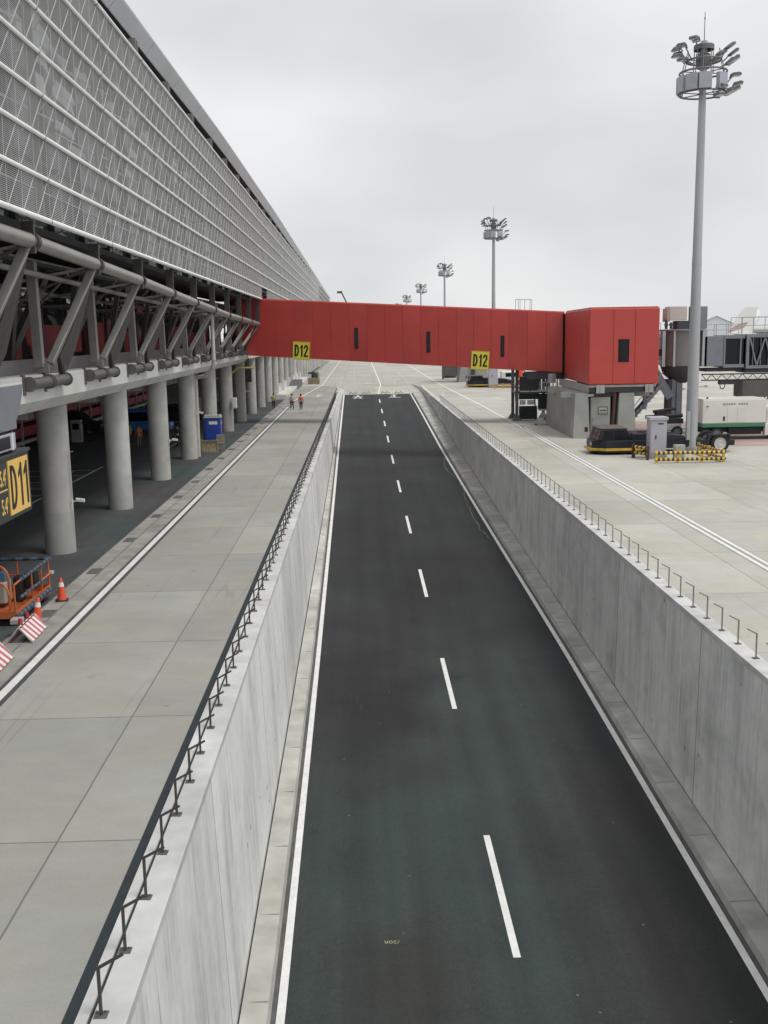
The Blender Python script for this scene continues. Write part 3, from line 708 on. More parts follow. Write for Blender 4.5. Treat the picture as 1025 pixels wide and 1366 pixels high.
# struts, pins, pipe nodes
FX, TX = -10.75, -9.22
def pz(y): return pl([(20, 10.85), (30, 10.78), (44, 10.45), (58, 10.0), (73, 9.55), (98, 9.1)], y)
feet = [29.4 + 7.3 * k for k in range(-1, 10)]
nodes = []
for y in feet:
    yt = y + .75; zt = pz(yt)
    nodes.append((TX, yt, zt))
    f = MB().bar((-10.62, y - 1.85, 7.12), (-10.7, y - 1.75, 10.55), .3, .3, (1, 0, 0)).box(-10.66, -10.3, y - 1.9, y - 1.82, 6.72, 7.25)
    f.build('upright', M['steel'], bt, bevel=.015)
    s = MB().bar((-10.5, y - 1.05, 7.22), (TX - .05, yt - .02, zt - .05), .25, .22, (0, 1, 0))
    o = s.build('strut', M['pipe'], bt, bevel=.02)
    fl = MB().bar((-10.38, y - 1.12, 7.3), (TX + .07, yt - .1, zt - .15), .03, .03, (0, 1, 0)); fl.build('flange', M['steel_l'], o)
    prof = [(y + .08, 6.74), (y + .3, 6.78), (y + 1.0, 7.65), (yt + .16, zt), (yt - .16, zt), (y - .1, 8.4), (y - .72, 7.45), (y - .3, 7.2)]
    n = len(prof)
    va = [(lerp(-10.42, TX, min(1, max(0, (z - 6.9) / (zt - 6.9)))), yy, z) for yy, z in prof]; vb = [(x - .14, yy, z) for x, yy, z in va]
    MB().add(va + vb, [(i, (i + 1) % n, n + (i + 1) % n, n + i) for i in range(n)] + [tuple(range(n - 1, -1, -1)), tuple(range(n, 2 * n))]).build('gusset_plate', M['steel_d'], bt)
    MB().bar((-11.2, y - 1.7, 10.4), (-12.3, y + .2, 7.1), .5, .2, (1, 0, 0)).bar((-11.3, y + 1.9, 10.4), (-12.4, y + .1, 7.1), .4, .2, (1, 0, 0)).build('inner_strut', M['steel_d'], bt)
    q = MB()
    for a_, b_ in ((-4.0, -1.95), (-1.8, .15)):
        q.tube((-10.33, y + a_, 6.66), (-10.33, y + b_, 6.66), .185, n=14)
        for e in (a_ - .012, b_ - .058): q.tube((-10.33, y + e, 6.66), (-10.33, y + e + .07, 6.66), .24, n=14)
    q.box(-10.36, -10.3, y - .04, y + .04, 6.66, 7.2)
    q.build('pin', M['pin'], bt, smooth=True)
    for a_ in (-4.12, -1.9): MB().box(-10.56, -10.46, y + a_, y + a_ + .2, 6.32, 6.95).build('pin_seat', M['unit'], bt)
    MB().box(TX - .2, TX + .16, yt - .07, yt + .07, zt - .35, 11.3).build('node_plate', M['steel_d'], bt)
    d = MB()
    for a, b in (((-9.4, yt, zt - .1), (-13.0, y + 2.4, 9.3)), ((-9.4, yt, zt - .1), (-13.0, y - 1.6, 9.6)), ((-11.0, y + .1, 10.3), (-13.1, y + 3.6, 9.0)), ((-11.0, y + .1, 9.4), (-13.1, y + .1, 9.4)), ((-10.2, yt, 10.4), (-13.1, yt + 2.8, 10.3)), ((-10.8, y + 3, 10.4), (-12.9, y + 4.5, 8.9))): d.tube(a, b, .055, n=6)
    d.build('brace', M['steel'], bt)
rnd = random.Random(11)
for k in range(46):
    y = rnd.uniform(26, 96); z = rnd.uniform(8.95, 10.1); a_ = rnd.uniform(.25, .9); h_ = rnd.uniform(.1, .42)
    MB().box(-13.25, -13.2, y, y + a_, z, z + h_).build('pale_glazing_bit', M['white'], bt)  # random pale bits as clutter along the glazing
for y, a_ in ((33.2, 1.9), (36.6, .7), (43.3, .5)): MB().box(-13.25, -13.2, y, y + a_, 8.7, 9.35).build('pale_glazing_bit', M['hazeb'], bt)  # pale patches put in for sky reflected in the glazing
g = MB()
for a, b in zip(nodes, nodes[1:]):
    A, B = Vector(a), Vector(b); dd = (B - A).normalized()
    g.tube(A + dd * .1, B - dd * .1, .215, n=14)
g.build('pipe_rail', M['pipe'], bt, smooth=True)
for a, b in zip(nodes, nodes[1:]):
    A, B = Vector(a), Vector(b); dd = (B - A).normalized()
    MB().tube(A + dd * .1, A + dd * .35, .26, n=14).build('pipe_collar', M['steel_d'], bt, smooth=True)
g = MB()
A, B = Vector((-10.3, 20, 10.3)), Vector((-10.3, 96, 9.2)); g.tube(A, B, .09, n=8)
g.tube((-12.2, 20, 9.9), (-12.2, 96, 9.5), .07, n=8)
g.build('secondary_rail', M['steel'], bt)
# rain pipes
dp = MB().path([(-9.6, 68.8, 10.9), (-9.6, 68.8, 6.55), (-9.75, 69, 6.0), (-10.3, 69.4, 5.5), (-11.0, 69.8, 5.4), (-11.02, 69.82, 0.1)], .13, 10)
for p in ((-9.6, 68.8, 6.55), (-9.75, 69, 6.0), (-10.3, 69.4, 5.5), (-11., 69.8, 5.4)): dp.ring(p, .0, .135, 4, 8)
dp.build('downpipe', M['steel_l'], bt, smooth=True)
MB().tube((-9.62, 27.2, 6.7), (-9.7, 27.2, 9.2), .11, n=10).build('downpipe', M['steel_l'], bt, smooth=True)

# upper mesh facade
MX = -9.0
rows = [11.42 + 1.17 * k for k in range(8)]
NOTCH = (98.5, 103.5)
for k, (za, zb) in enumerate(zip(rows, rows[1:])):
    g = MB(); nl = 21
    segs = [(Y0, NOTCH[0]), (NOTCH[1], Y1)] if k == 0 else [(Y0, Y1)]
    for i in range(nl):
        z = za + .07 + (zb - za - .1) * (i + .5) / nl
        for a, b in segs: g.box(MX - .006, MX + .006, a, b, z - .0095, z + .0095)
    g.build('screen_panel', M['louver'], bt)
    st = 1.25
    for ya, yb in (((Y0 + 1, NOTCH[0] - 1.2), (NOTCH[1] + .2, 240)) if k == 0 else ((Y0 + 1, 240),)):
        g = MB(); y = ya
        while y < yb:
            g.bar((MX + .025, y, za), (MX + .025, y + st, zb), .015, .015)
            g.bar((MX + .02, y, za), (MX + .02, y + .12, zb), .010, .010)
            y += st
        g.build('zigzag_rod', M['rod'], bt)
for k, z in enumerate(rows):
    r = .085 if k == 0 else .064
    for a, b in (((Y0, NOTCH[0]), (NOTCH[1], Y1)) if k == 0 else ((Y0, Y1),)):
        MB().tube((MX + .03, a, z), (MX + .03, b, z), r, n=12).build('screen_tube', M['tube'], bt, smooth=True)
    g = MB(); ya = 31.4 - 22.5
    while ya < 250:
        g.tube((MX + .03, ya - .04, z), (MX + .03, ya + .04, z), r * 1.03, n=10); ya += 7.5
    struct(g.build('tube_joint', M['steel_d'], bt), 'stuff')
rnd = random.Random(3)
for k in range(24):  # irregular pale pieces shaped as whitish reflections behind the mesh
    y = rnd.uniform(25, 66); z = rnd.choice((14.6, 15.4, 16.4, 17.0, 17.8, 18.6)) + rnd.uniform(-.2, .3); L_ = rnd.uniform(.9, 2.6); hh = rnd.uniform(.2, .7)
    MB().add([(-10.55, y, z), (-10.55, y + L_, z + rnd.uniform(-.2, .4)), (-10.6, y + L_ * .9, z + hh), (-10.6, y + .15, z + hh * rnd.uniform(.8, 1.4)), (-10.65, y, z), (-10.65, y + L_, z), (-10.66, y + L_ * .9, z + hh), (-10.66, y + .15, z + hh)],
             [(0, 1, 2, 3), (4, 7, 6, 5), (0, 4, 5, 1), (1, 5, 6, 2), (2, 6, 7, 3), (3, 7, 4, 0)]).build('pale_reflection', M['hazeb'], bt)
# frames behind the mesh, inner glazing, floor bands
MB().box(-10.9, -10.8, Y0, Y1, 11.5, 20.3).build('upper_glazing', M['glass_up'], bt)
g = MB()
y = Y0 + .9
while y < 200: g.box(-10.79, -10.62, y, y + .12, 11.5, 20.3); y += 4.1
for z in (13.9, 16.3, 18.7): g.box(-10.79, -10.66, Y0, Y1, z, z + .1)
g.build('glazing_frame', M['interior'], bt)
y = 23.9
while y < Y1:
    MB().box(-9.35, -9.1, y - .05, y + .05, 11.3, 19.75).build('screen_post', M['steel'], bt); y += 7.5
g = MB(); y = 24.
while y < 150:
    for z in (12.6, 14.9, 17.3): g.tube((-10.75, y, z + .4), (-9.2, y + 1.8, z - .3), .035, n=5); g.tube((-10.75, y + 3.7, z - .2), (-9.2, y + 2., z + .5), .03, n=5)
    y += 7.5
struct(g.build('screen_stay', M['rod'], bt), 'stuff')
# roof
def rt(y): return pl([(8, 20.6), (44, 21.2), (75, 21.55), (120, 21.5), (255, 20.3), (330, 19.6)], y)
ysR = list(range(8, 331, 7)) + [330]
g = MB(); g2 = MB(); g3 = MB()
for a, b in zip(ysR, ysR[1:]):
    P = lambda x, y, z: (x, y, z + rt(y))
    b_ = b - .03
    sec = [(-9.0, 0.), (-9.02, -.06), (-9.45, -.56), (-9.5, -.56)]
    for (x0, z0), (x1, z1) in zip(sec, sec[1:]): g.quad(P(x0, a, z0), P(x0, b_, z0), P(x1, b_, z1), P(x1, a, z1))
    g3.quad(P(-9.02, b_, -.07), P(-9.02, b, -.07), P(-9.46, b, -.55), P(-9.46, b_, -.55))
    g2.quad(P(-9.0, a, 0), P(-9.0, b, 0), P(-60, b, 1.5), P(-60, a, 1.5)); g2.quad(P(-9.5, a, -.56), P(-9.5, b, -.56), P(-14, b, -.4), P(-14, a, -.4))
g.build('roof_fascia', M['fascia'], bt); g2.build('roof', M['roofdark'], bt); g3.build('fascia_joint', M['black'], bt)
MB().box(-12, -9.9, Y0, Y1, 19.3, 20.3).build('roof_recess', M['roofdark'], bt)
y = 23.9
while y < 250:
    MB().box(-9.6, -9.2, y - .08, y + .5, 19.75, 19.85).box(-9.45, -9.15, y - .04, y + .04, 19.6, 20.45).box(-9.45, -9.15, y + .36, y + .44, 19.6, 20.45).build('roof_bracket', M['steel'], bt); y += 7.5
# dark notch lining where the bridge enters
MB().box(-10.4, -9.6, 97.5, 104, 10.9, 12.65).build('bridge_portal', M['interior'], bt)
# low red racks under the slab at the back: a thing of its own
t = thing('service_rack', 'long rack of dark red shelves on steel posts below the terminal slab', 'rack', (-25.5, 0, 0))
for z in (.85, 1.95): MB().box(-1, 0, 40, 130, z, z + .72).build('shelf', mat('rack_red', (.36, .035, .037), .6, .15, 1), t)
for k in range(23): MB().box(-.02, .14, 42 + 4 * k, 42.14 + 4 * k, 0, 3.1).build('post', M['rail'], t)
MB().box(.15, .4, 40, 130, .42, .66).build('ledge', M['box_grey'], t)

# ------------------------------------------------------------------ security cameras on columns
def cctv(loc, label, pole=True):
    t = thing('security_camera', label, 'camera', loc, 0, 'security cameras on the columns')
    t.scale = (.75, .75, .75)
    MB().prism([(0, -.07), (.42, -.13), (.42, .03), (0, .09)], 'y', -.09, .09).build('housing', M['white'], t, bevel=.015)
    MB().tube((-.2, 0, -.1), (.1, 0, -.05), .035).tube((-.2, 0, -.22), (-.2, 0, .02), .05).build('bracket', M['white'], t)
    if pole: MB().tube((-.22, .1, .0), (-.22, .1, 2.4), .022).tube((-.22, .1, 2.4), (-.02, .1, 2.43), .02).build('conduit', M['rail'], t)
cctv((-10.85, 38.9, 2.05), 'white security camera on the nearest column with a tall grey conduit')
cctv((-10.85, 59.3, 2.3), 'white security camera on the column nearest in front of the beige car', False)
cctv((-10.85, 69.4, 3.1), 'white security camera on the column beside the blue cabin', False)
cctv((-10.9, 100.2, 2.9), 'small white security camera on a far column near the walking people', False)

# ------------------------------------------------------------------ red passenger bridge
br = thing('passenger_bridge', 'red enclosed passenger bridge crossing over the ramp with D12 signs', 'bridge', (0, 0, 0))
XL, XR = -12.2, 17.85
def fy(x): return lerp(96.6, 91., (x + 8.6) / 26.5)
def bz(x): return lerp(6.23, 4.45, (x + 9.) / 26.9)
def tz(x): return lerp(11.33, 9.62, (x + 8.64) / 26.5)
def brick(x0, x1, y0, y1, zb=0., zt=0., g=None):
    g = g or MB()
    vs = []
    for x in (x0, x1):
        for dy, z in ((y0, bz(x) + zb), (y1, bz(x) + zb), (y1, tz(x) + zt), (y0, tz(x) + zt)): vs.append((x, fy(x) + dy, z))
    return g.add(vs, [(0, 1, 2, 3), (7, 6, 5, 4), (0, 4, 5, 1), (1, 5, 6, 2), (2, 6, 7, 3), (3, 7, 4, 0)])
brick(XL, XR, .06, 3.6, .06, -.06).build('core', M['red_dark'], br)
seams = [-11.5, -9.4, -7.75, -5.95, -4.25, -2.62, -.95, .67, 2.27, 3.86, 5.44, 7.02, 8.58, 10.07, 11.6, 13.12, 14.7, 16.3, 17.8]
for i, (a, b) in enumerate(zip(seams, seams[1:])):
    brick(a + .006, b - .006, 0, .058, .0, -.02).build('wall_panel', M['red' if (i * 5) % 3 else 'red2'], br, bevel=.008)
brick(XL, XR, -.02, 3.65, tz(0) - bz(0), .07, None).build('roof_cap', M['red_top'], br) if False else None
g = MB()
for x0, x1 in ((XL, XR),):
    vs = []
    for x in (x0, x1):
        for dy, z in ((.02, -.02), (3.62, -.02), (3.62, .1), (.12, .1)): vs.append((x, fy(x) + dy, tz(x) + z))
    g.add(vs, [(0, 1, 2, 3), (7, 6, 5, 4), (0, 4, 5, 1), (1, 5, 6, 2), (2, 6, 7, 3), (3, 7, 4, 0)])
g.build('roof', M['red_top'], br, bevel=.02)
for x, zc in ((-.27, 7.72), (6.15, 7.28), (12.6, 6.82)):
    y = fy(x)
    f = MB().box(x - .19, x + .19, y - .03, y + .01, zc - .92, zc + .92).build('window', M['frame'], br, bevel=.06)
    MB().box(x - .13, x + .13, y - .036, y - .028, zc - .84, zc + .84).build('pane', M['win'], f, bevel=.003)
ang = math.atan2(fy(1) - fy(0), 1); tilt = -math.atan2(-(bz(1) - bz(0)), 1)
for xa, zc in ((-6.15, 6.74), (9.85, 5.66)):
    s = MB().box(0, 1.62, -.05, 0, -.82, .82).build('gate_sign', M['yellow'], br); s.location = (xa, fy(xa) - .012, zc); s.rotation_euler = (0, -tilt, ang)
    b_ = MB().box(.0, .05, -.055, -.02, -.82, .82).box(1.57, 1.62, -.055, -.02, -.82, .82).box(.05, 1.57, -.055, -.02, .77, .82).box(.05, 1.57, -.055, -.02, -.82, -.77).build('border', mat('ochre_border', (.5, .4, .05), .5), s)
    sign_glyphs('D12', 1.08, .42, .09, .15, M['black'], s, (.185, -.062, -.54), 'xz')
# end house at the stand side
bx = MB().prism([(17.15, 78.0), (22.42, 78.0), (22.9, 90.2), (17.72, 90.2)], 'z', 4.0, 9.66).build('end_house', M['red'], br, bevel=.09, seg=3)
MB().prism([(17.25, 78.1), (22.32, 78.1), (22.8, 90.1), (17.8, 90.1)], 'z', 9.66, 9.74).build('end_house_roof', M['red_top'], br, bevel=.02)
g = MB().box(18.965, 18.985, 77.985, 78.02, 4.05, 9.6).box(20.595, 20.615, 77.985, 78.02, 4.05, 9.6)
g.build('panel_seam', M['red_dark'], br)
f = MB().box(19.36, 20.16, 77.96, 78.0, 5.68, 7.36).build('window', M['frame'], br, bevel=.07)
MB().box(19.43, 20.09, 77.954, 77.962, 5.75, 7.29).build('pane', M['win'], f, bevel=.003)
MB().prism([(17.67, 90.21), (17.67, 91.3), (22, 93.5), (22.6, 90.21)], 'z', 4.3, 9.5).build('bellows', M['frame'], br)
# supporting frame
g = MB().box(17.2, 22.3, 78.2, 78.5, 3.42, 3.97).box(17.2, 17.5, 78.5, 89.8, 3.42, 3.97).box(21.9, 22.2, 78.5, 89.8, 3.42, 3.97).box(17.5, 21.9, 84, 84.3, 3.42, 3.97)
g.build('girder', M['pbb_d'], br); MB().box(17.17, 17.2, 78.2, 89.8, 3.4, 3.97).box(17.2, 22.3, 78.12, 78.18, 3.80, 3.96).build('girder_flange', M['box_grey'], br)
for x in (17.75, 21.45):
    MB().box(x, x + .62, 77.98, 78.03, 3.36, 3.98).box(x, x + .62, 78.03, 78.2, 3.90, 3.98).box(x, x + .62, 78.03, 78.2, 3.36, 3.43).box(x + .27, x + .35, 77.93, 77.98, 3.40, 3.95).build('beam_end', M['box_grey'], br)
MB().box(15.4, 22.2, 79.5, 79.9, 3.0, 3.4).box(15.6, 21.9, 86, 86.4, 3.0, 3.4).box(16.2, 17.6, 78.2, 90, 3.12, 3.3).build('cross_head', M['box_grey'], br)
for x0, x1, i in ((15.95, 17.25, .25), (19.3, 20.75, .25)):
    g = MB().add([(x0, 77.7, 0), (x1, 77.7, 0), (x1 + .1, 90.2, 0), (x0 + .15, 90.2, 0), (x0 + i, 78.2, 3.36), (x1 - i * .3, 78.2, 3.36), (x1 - i * .3, 89.8, 3.36), (x0 + i, 89.8, 3.36)],
                 [(0, 1, 5, 4), (1, 2, 6, 5), (2, 3, 7, 6), (3, 0, 4, 7), (4, 5, 6, 7)])
    g.build('pier', M['pier'], br, bevel=.03)
MB().tube((19.05, 78.2, .1), (19.25, 78.4, 3.4), .14).build('drain_pipe', M['rust'], br)
MB().tube((17.45, 78.6, .1), (17.35, 78.6, 3.4), .12).build('drain_pipe', M['pbb_d'], br)
rl = MB()
for x in (13.9, 14.3, 14.7, 15.3): rl.tube((x, fy(x) + 1.6, tz(x) + .1), (x, fy(x) + 1.6, tz(x) + 1.0), .025, n=6)
rl.tube((13.9, fy(13.9) + 1.6, tz(13.9) + 1.0), (15.3, fy(15.3) + 1.6, tz(15.3) + 1.04), .03, n=6)
for x in (14., 15.): rl.tube((x, fy(x) + .6, tz(x) + .1), (x, fy(x) + .6, tz(x) + 1.0), .025, n=6)
rl.build('roof_hatch_rail', M['rail'], br)
MB().box(14.8, 18.5, 91.2, 94, 3.9, 4.5).build('support_head', M['pbb_d'], br)
# service platform with round basket under the bridge joint
g = MB().tube((16.7, 90.6, 4.4), (16.7, 90.6, 3.6), .35, n=10); g.box(15.5, 17.3, 89.9, 91.2, 2.9, 3.0)
for k in range(9): g.tube((15.5 + .2 * k, 89.9, 3.0), (15.5 + .2 * k, 89.9, 3.7), .02, n=5)
g.tube((15.5, 89.9, 3.7), (17.1, 89.9, 3.7), .03, n=6); g.build('service_basket', M['rail'], br)

def cabinet_sign():
    t = thing('equipment_cabinet', 'pale concrete coloured cabinet with dark plate between the bridge piers', 'cabinet', (18.15, 78.3, 0))
    MB().box(-.75, .75, 0, .9, 0, 3.05).build('body', M['pier'], t, bevel=.03)
    MB().box(-.68, .68, -.02, 0, .1, 2.9).build('door', M['pier'], t, bevel=.01)
    p = MB().box(-.2, .55, -.045, -.02, 1.75, 2.35).build('plate', M['unit'], t, bevel=.06)
    MB().box(-.12, .47, -.05, -.044, 1.83, 2.27).build('plate_face', M['box_grey'], p)
    g = MB()
    for k in range(5): g.box(-.06 + .1 * k, .01 + .1 * k, -.056, -.05, 2.0, 2.12)
    g.box(-.06, .40, -.056, -.05, 1.9, 1.93); g.build('plate_text', M['black'], p)
    MB().box(-.6, -.54, -.05, -.02, 1.3, 1.5).build('handle', M['steel'], t)
cabinet_sign()

# ------------------------------------------------------------------ steel stair beside the bridge
t = thing('access_stair', 'dark grey steel stair tower under the red D12 bridge', 'stair', (14.2, 95, 0))
g = MB()
for x, y in ((.1, 0), (.1, 2.6), (3.0, 0), (3.0, 2.6)):
    MB().box(x - .13, x + .13, y - .13, y + .13, 0, 5.2).add([(x - .42, y - .42, 0), (x + .42, y - .42, 0), (x + .42, y + .42, 0), (x - .42, y + .42, 0), (x - .14, y - .14, .5), (x + .14, y - .14, .5), (x + .14, y + .14, .5), (x - .14, y + .14, .5)], [(0, 1, 5, 4), (1, 2, 6, 5), (2, 3, 7, 6), (3, 0, 4, 7), (4, 5, 6, 7)]).build('leg', M['stair'], t)
MB().box(0, 3.2, 0, 2.6, 2.45, 2.6).build('landing', M['stair'], t)
for k in range(9): 
    MB().box(.35, 2.0, -.02, .3, .12 + .13 * k, .21 + .13 * k).build('tread', M['stair_d'], t)
g = MB().box(.3, 2.3, -.055, -.03, 2.7, 4.0)
for k in range(10): g.box(.3, 2.3, -.12, -.06, 2.75 + .12 * k, 2.83 + .12 * k)
g.box(.3, .36, -.13, -.02, 2.6, 4.0).box(1.25, 1.31, -.13, -.02, 2.6, 4.0).box(2.24, 2.3, -.13, -.02, 2.6, 4.0); g.build('guard_panel', M['stair'], t)
MB().bar((2.2, .0, 4.4), (3.4, 2.2, 2.6), .25, .08).bar((1.9, 2.2, 5.0), (2.6, 0, 3.7), .2, .08).bar((.3, 1.0, .1), (.3, 2.4, 2.5), .1, .3).bar((1.9, .3, .0), (2.1, 2.3, 2.4), .1, .3).build('stringer', M['stair'], t)
MB().box(2.1, 3.4, .2, .4, 1.0, 2.4).box(.35, 2.0, .32, .4, .1, 1.3).box(.35, 2.2, .4, .5, 1.9, 2.45).build('back_board', M['stair_d'], t)
MB().box(.4, .95, .25, .3, 1.42, 1.85).box(1.1, 1.75, .25, .3, 1.42, 1.85).box(2.1, 3.2, .15, .19, .85, 1.0).build('sign_plate', M['white'], t)
g = MB()
for k in range(7): g.tube((3.1 + .0 * k, .1 + .3 * k, 2.6), (3.1, .1 + .3 * k, 3.7), .03, n=5)
g.tube((3.1, .1, 3.7), (3.1, 2.5, 3.7), .035); g.build('handrail', M['stair'], t)
MB().box(2.4, 3.6, .6, 1.2, 3.9, 4.5).box(3.3, 4.6, .5, 1.5, 1.2, 2.9).build('equipment_box', M['stair_d'], t)
t = thing('yellow_hose', 'yellow hose hanging below the red bridge beside the stair tower', 'hose', (17.2, 92.5, 0))
MB().path([(.0, 0, 4.3), (-.05, 0, 3.2), (.05, .1, 2.5), (.4, .2, 2.2)], .06).path([(.35, 0, 4.3), (.3, 0, 3.0), (.4, .1, 2.4), (.8, .1, 2.2)], .06).build('hose', M['hose_y'], t)
t = thing('steel_skid', 'low grey steel pallet on the apron beside the stair tower', 'pallet', (15.7, 89.9, 0))
MB().box(-.65, .7, -.3, .3, .1, .22).build('deck', M['box_grey'], t); MB().box(-.6, -.4, -.3, .3, 0, .1).box(.4, .6, -.3, .3, 0, .1).build('runner', M['pbb_d'], t)

# ------------------------------------------------------------------ light masts
MH = 24.9
def floodlight(parent, a, rad, z, tilt, dz=0., nm='floodlight'):
    ca, sa = math.cos(a), math.sin(a)
    e = thing0 = MB()
    # built in local frame, x outward
    g = MB().tube((0, 0, 0), (.42, 0, .1 + dz), .04, n=6).bar((.36, -.24, .1 + dz), (.36, .24, .1 + dz), .06, .06).tube((.36, -.24, .1 + dz), (.56, -.24, .24 + dz), .028, n=5).tube((.36, .24, .1 + dz), (.56, .24, .24 + dz), .028, n=5)
    h = g.build(nm, M['lamp_dark'], parent); h.location = (rad * ca, rad * sa, z); h.rotation_euler = (0, 0, a)
    hd = MB().prism([(-.34, -.02), (-.28, .1), (.22, .12), (.36, .02), (.34, -.05), (-.3, -.08)], 'y', -.27, .27).build('lamp_head', M['lamp_dark'], h, bevel=.02)
    hd.scale = (.9, .85, 1.0); hd.location = (.66, 0, .24 + dz); hd.rotation_euler = (0, tilt, 0)
    ln = MB().box(-.28, .32, -.24, .24, -.1, -.07).build('lens', M['lamp_lens'], hd)
def light_mast(loc, label):
    t = thing('light_mast', label, 'light mast', loc, 0, 'light masts along the apron')
    MB().lathe([(.0, .4), (.6, .4), (.6, .0)], 20).build('footing', M['pier'], t)
    MB().lathe([(.46, .4), (.46, .46), (.39, .46), (.385, 1.2), (.30, 12), (.312, 12), (.305, 12.5), (.292, 12.5), (.2, MH + .6), (0, MH + .6)], 24).build('pole', M['mast'], t, smooth=True)
    MB().tube((0, 0, MH + .5), (0, 0, MH + 2.3), .03, .02, 6).tube((0, 0, MH + 1.9), (0, 0, MH + 1.95), .06, n=6).build('lightning_rod', M['lamp_dark'], t)
    MB().lathe([(.0, MH + .38), (.58, MH + .38), (.62, MH + .33), (.62, MH + .06), (.58, MH + .06), (.58, MH + .3), (0, MH + .3)], 24).build('crown_drum', M['lamp_dark'], t, smooth=True)
    zr1, zr2, zr3 = MH - .55, MH - 1.25, MH - 2.5
    g = MB()
    for z, Rr in ((zr1, 1.05), (zr2, 1.42), (zr3, 1.42)): g.ring((0, 0, z), Rr, .06, 28, 6)
    for k in range(6):
        a = k * PI / 3 + .2
        for z, Rr in ((zr1, 1.05), (zr2, 1.42), (zr3, 1.42)): g.tube((.2 * math.cos(a), .2 * math.sin(a), z), (Rr * math.cos(a), Rr * math.sin(a), z), .035, n=6)
        g.tube((1.05 * math.cos(a), 1.05 * math.sin(a), MH), (1.42 * math.cos(a), 1.42 * math.sin(a), zr2), .03, n=6)
        g.tube((1.42 * math.cos(a), 1.42 * math.sin(a), zr2), (1.42 * math.cos(a), 1.42 * math.sin(a), zr3), .035, n=6)
    g.build('ring_frame', M['lamp_dark'], t)
    MB().lathe([(.38, zr1 - .45), (.45, zr1 - .35), (.45, zr1 + .25), (.35, zr1 + .4)], 18).build('winch_housing', M['lamp_dark'], t, smooth=True)
    for a in (190, 226, 258, 304, 155):
        o = MB().box(-.14, .14, -.38, .38, -.5, .45).build('gear_box', M['lamp_box'], t, bevel=.02)
        o.location = (1.42 * math.cos(R(a)), 1.42 * math.sin(R(a)), zr3 + .55); o.rotation_euler = (0, 0, R(a))
    for k in range(6): MB().tube((.58 * math.cos(k * PI / 3), .58 * math.sin(k * PI / 3), MH), (.62 * math.cos(k * PI / 3), .62 * math.sin(k * PI / 3), zr2), .03, n=6).build('hanger', M['lamp_dark'], t)
    for a, rd, z, ti, dz in ((176, 1.0, zr1, R(12), .5), (186, 1.05, zr1 - .1, R(4), .12), (205, 1.0, zr1 - .2, R(4), -.12), (150, .7, zr1 + .1, R(5), .75), (225, .6, zr1, R(0), .85), (165, .9, zr1, R(10), .25),
                             (10, 1.1, zr1, R(-34), .7), (-6, 1.15, zr1 - .1, R(-34), .3), (-20, 1.2, zr1 - .35, R(-34), .05), (32, 1.0, zr1, R(-30), .45), (45, .9, zr1 - .2, R(-20), .3), (-32, 1., zr1 - .5, R(-32), .0),
                             (2, 1.4, zr2 - .75, R(-4), .4), (-12, 1.42, zr3 + .2, R(-10), .05), (-26, 1.3, zr3 + .05, R(-24), -.2), (-45, 1.1, zr3 - .05, R(-22), -.35), (22, 1.4, zr3 + .1, R(-20), -.1), (-72, 1.0, zr3 - .05, R(-4), -.55), (-58, .8, zr3 + .1, R(-4), -.15)):
        floodlight(t, R(a), rd, z, ti, dz)
    MB().box(-.5, -.28, -.62, -.36, .9, 2.75).build('junction_box', M['mast'], t, bevel=.02)
    MB().tube((-.34, -.2, 4.2), (-.7, -.35, 4.2), .03, n=6).box(-.8, -.66, -.42, -.28, 4.12, 4.28).tube((.34, -.2, 4.3), (.75, -.3, 4.35), .03, n=6).box(.7, .86, -.38, -.24, 4.28, 4.42).build('camera_arm', M['mast'], t)
    return t
lm = light_mast((21.62, 67.3, 0), 'nearest tall floodlight mast standing by the navy aircraft tractor')
for y, x, lb in ((165, 21.1, 'second nearest floodlight mast rising behind the right half of the red bridge'), (268, 21.8, 'third floodlight mast showing above the middle of the red bridge'), (373, 21.9, 'fourth floodlight mast, small and distant above the red bridge'), (478, 21.6, 'fifth floodlight mast, tiny and far above the red bridge'), (603, 22.2, 'farthest floodlight mast, barely clearing the red bridge roof')):
    dup(lm, None, (x, y, 0), None, lb)

# guard rails round the mast foot
def guard(label, loc):
    t = thing('guard_rail', label, 'guard rail', loc)
    for z in (.22, .62):
        MB().tube((0, 0, z), (4.25, -.15, z), .1, n=10).build('rail', M['yb'], t, smooth=True)
        MB().tube((4.25, -.1, z), (4.0, 4.1, z), .09, n=10).build('rail', M['yb_y'], t, smooth=True)
    for x, y in ((.12, 0), (1.4, -.05), (2.85, -.1), (4.15, -.15), (4.05, 2.2), (4.0, 4.1)): MB().box(x - .07, x + .07, y - .05, y + .05, 0, .78).build('post', M['hazard_y'], t)
    return t
gr = guard('yellow and black striped guard rail in front of the nearest light mast', (17.8, 62.2, 0))
t = thing('guard_rail', 'short brown and yellow guard rail end beside the lilac cabinet', 'guard rail', (17.3, 65.2, 0))
MB().tube((0, 0, .35), (.5, -1.4, .35), .1).tube((0, 0, .72), (.5, -1.4, .72), .1).build('rail', M['yb_y'], t, smooth=True)
MB().box(-.12, .06, -.1, .1, 0, .9).box(.42, .58, -1.45, -1.35, 0, .85).build('post', M['rust'], t)
cb = thing('electrical_cabinet', 'tall lilac grey electrical cabinet beside the foot of the light mast', 'cabinet', (18.62, 64.4, 0))
MB().box(-.55, .55, -.05, .9, 0, .28).build('plinth', M['pier'], cb, bevel=.02)
MB().box(-.52, .52, 0, .85, .28, 2.42).build('body', M['cab_grey'], cb, bevel=.02)
MB().box(-.6, .6, -.08, .93, 2.42, 2.62).build('lid', M['cab_grey'], cb, bevel=.03)
MB().box(-.47, .47, -.02, 0, .36, 2.32).build('door', M['cab_grey'], cb, bevel=.008)
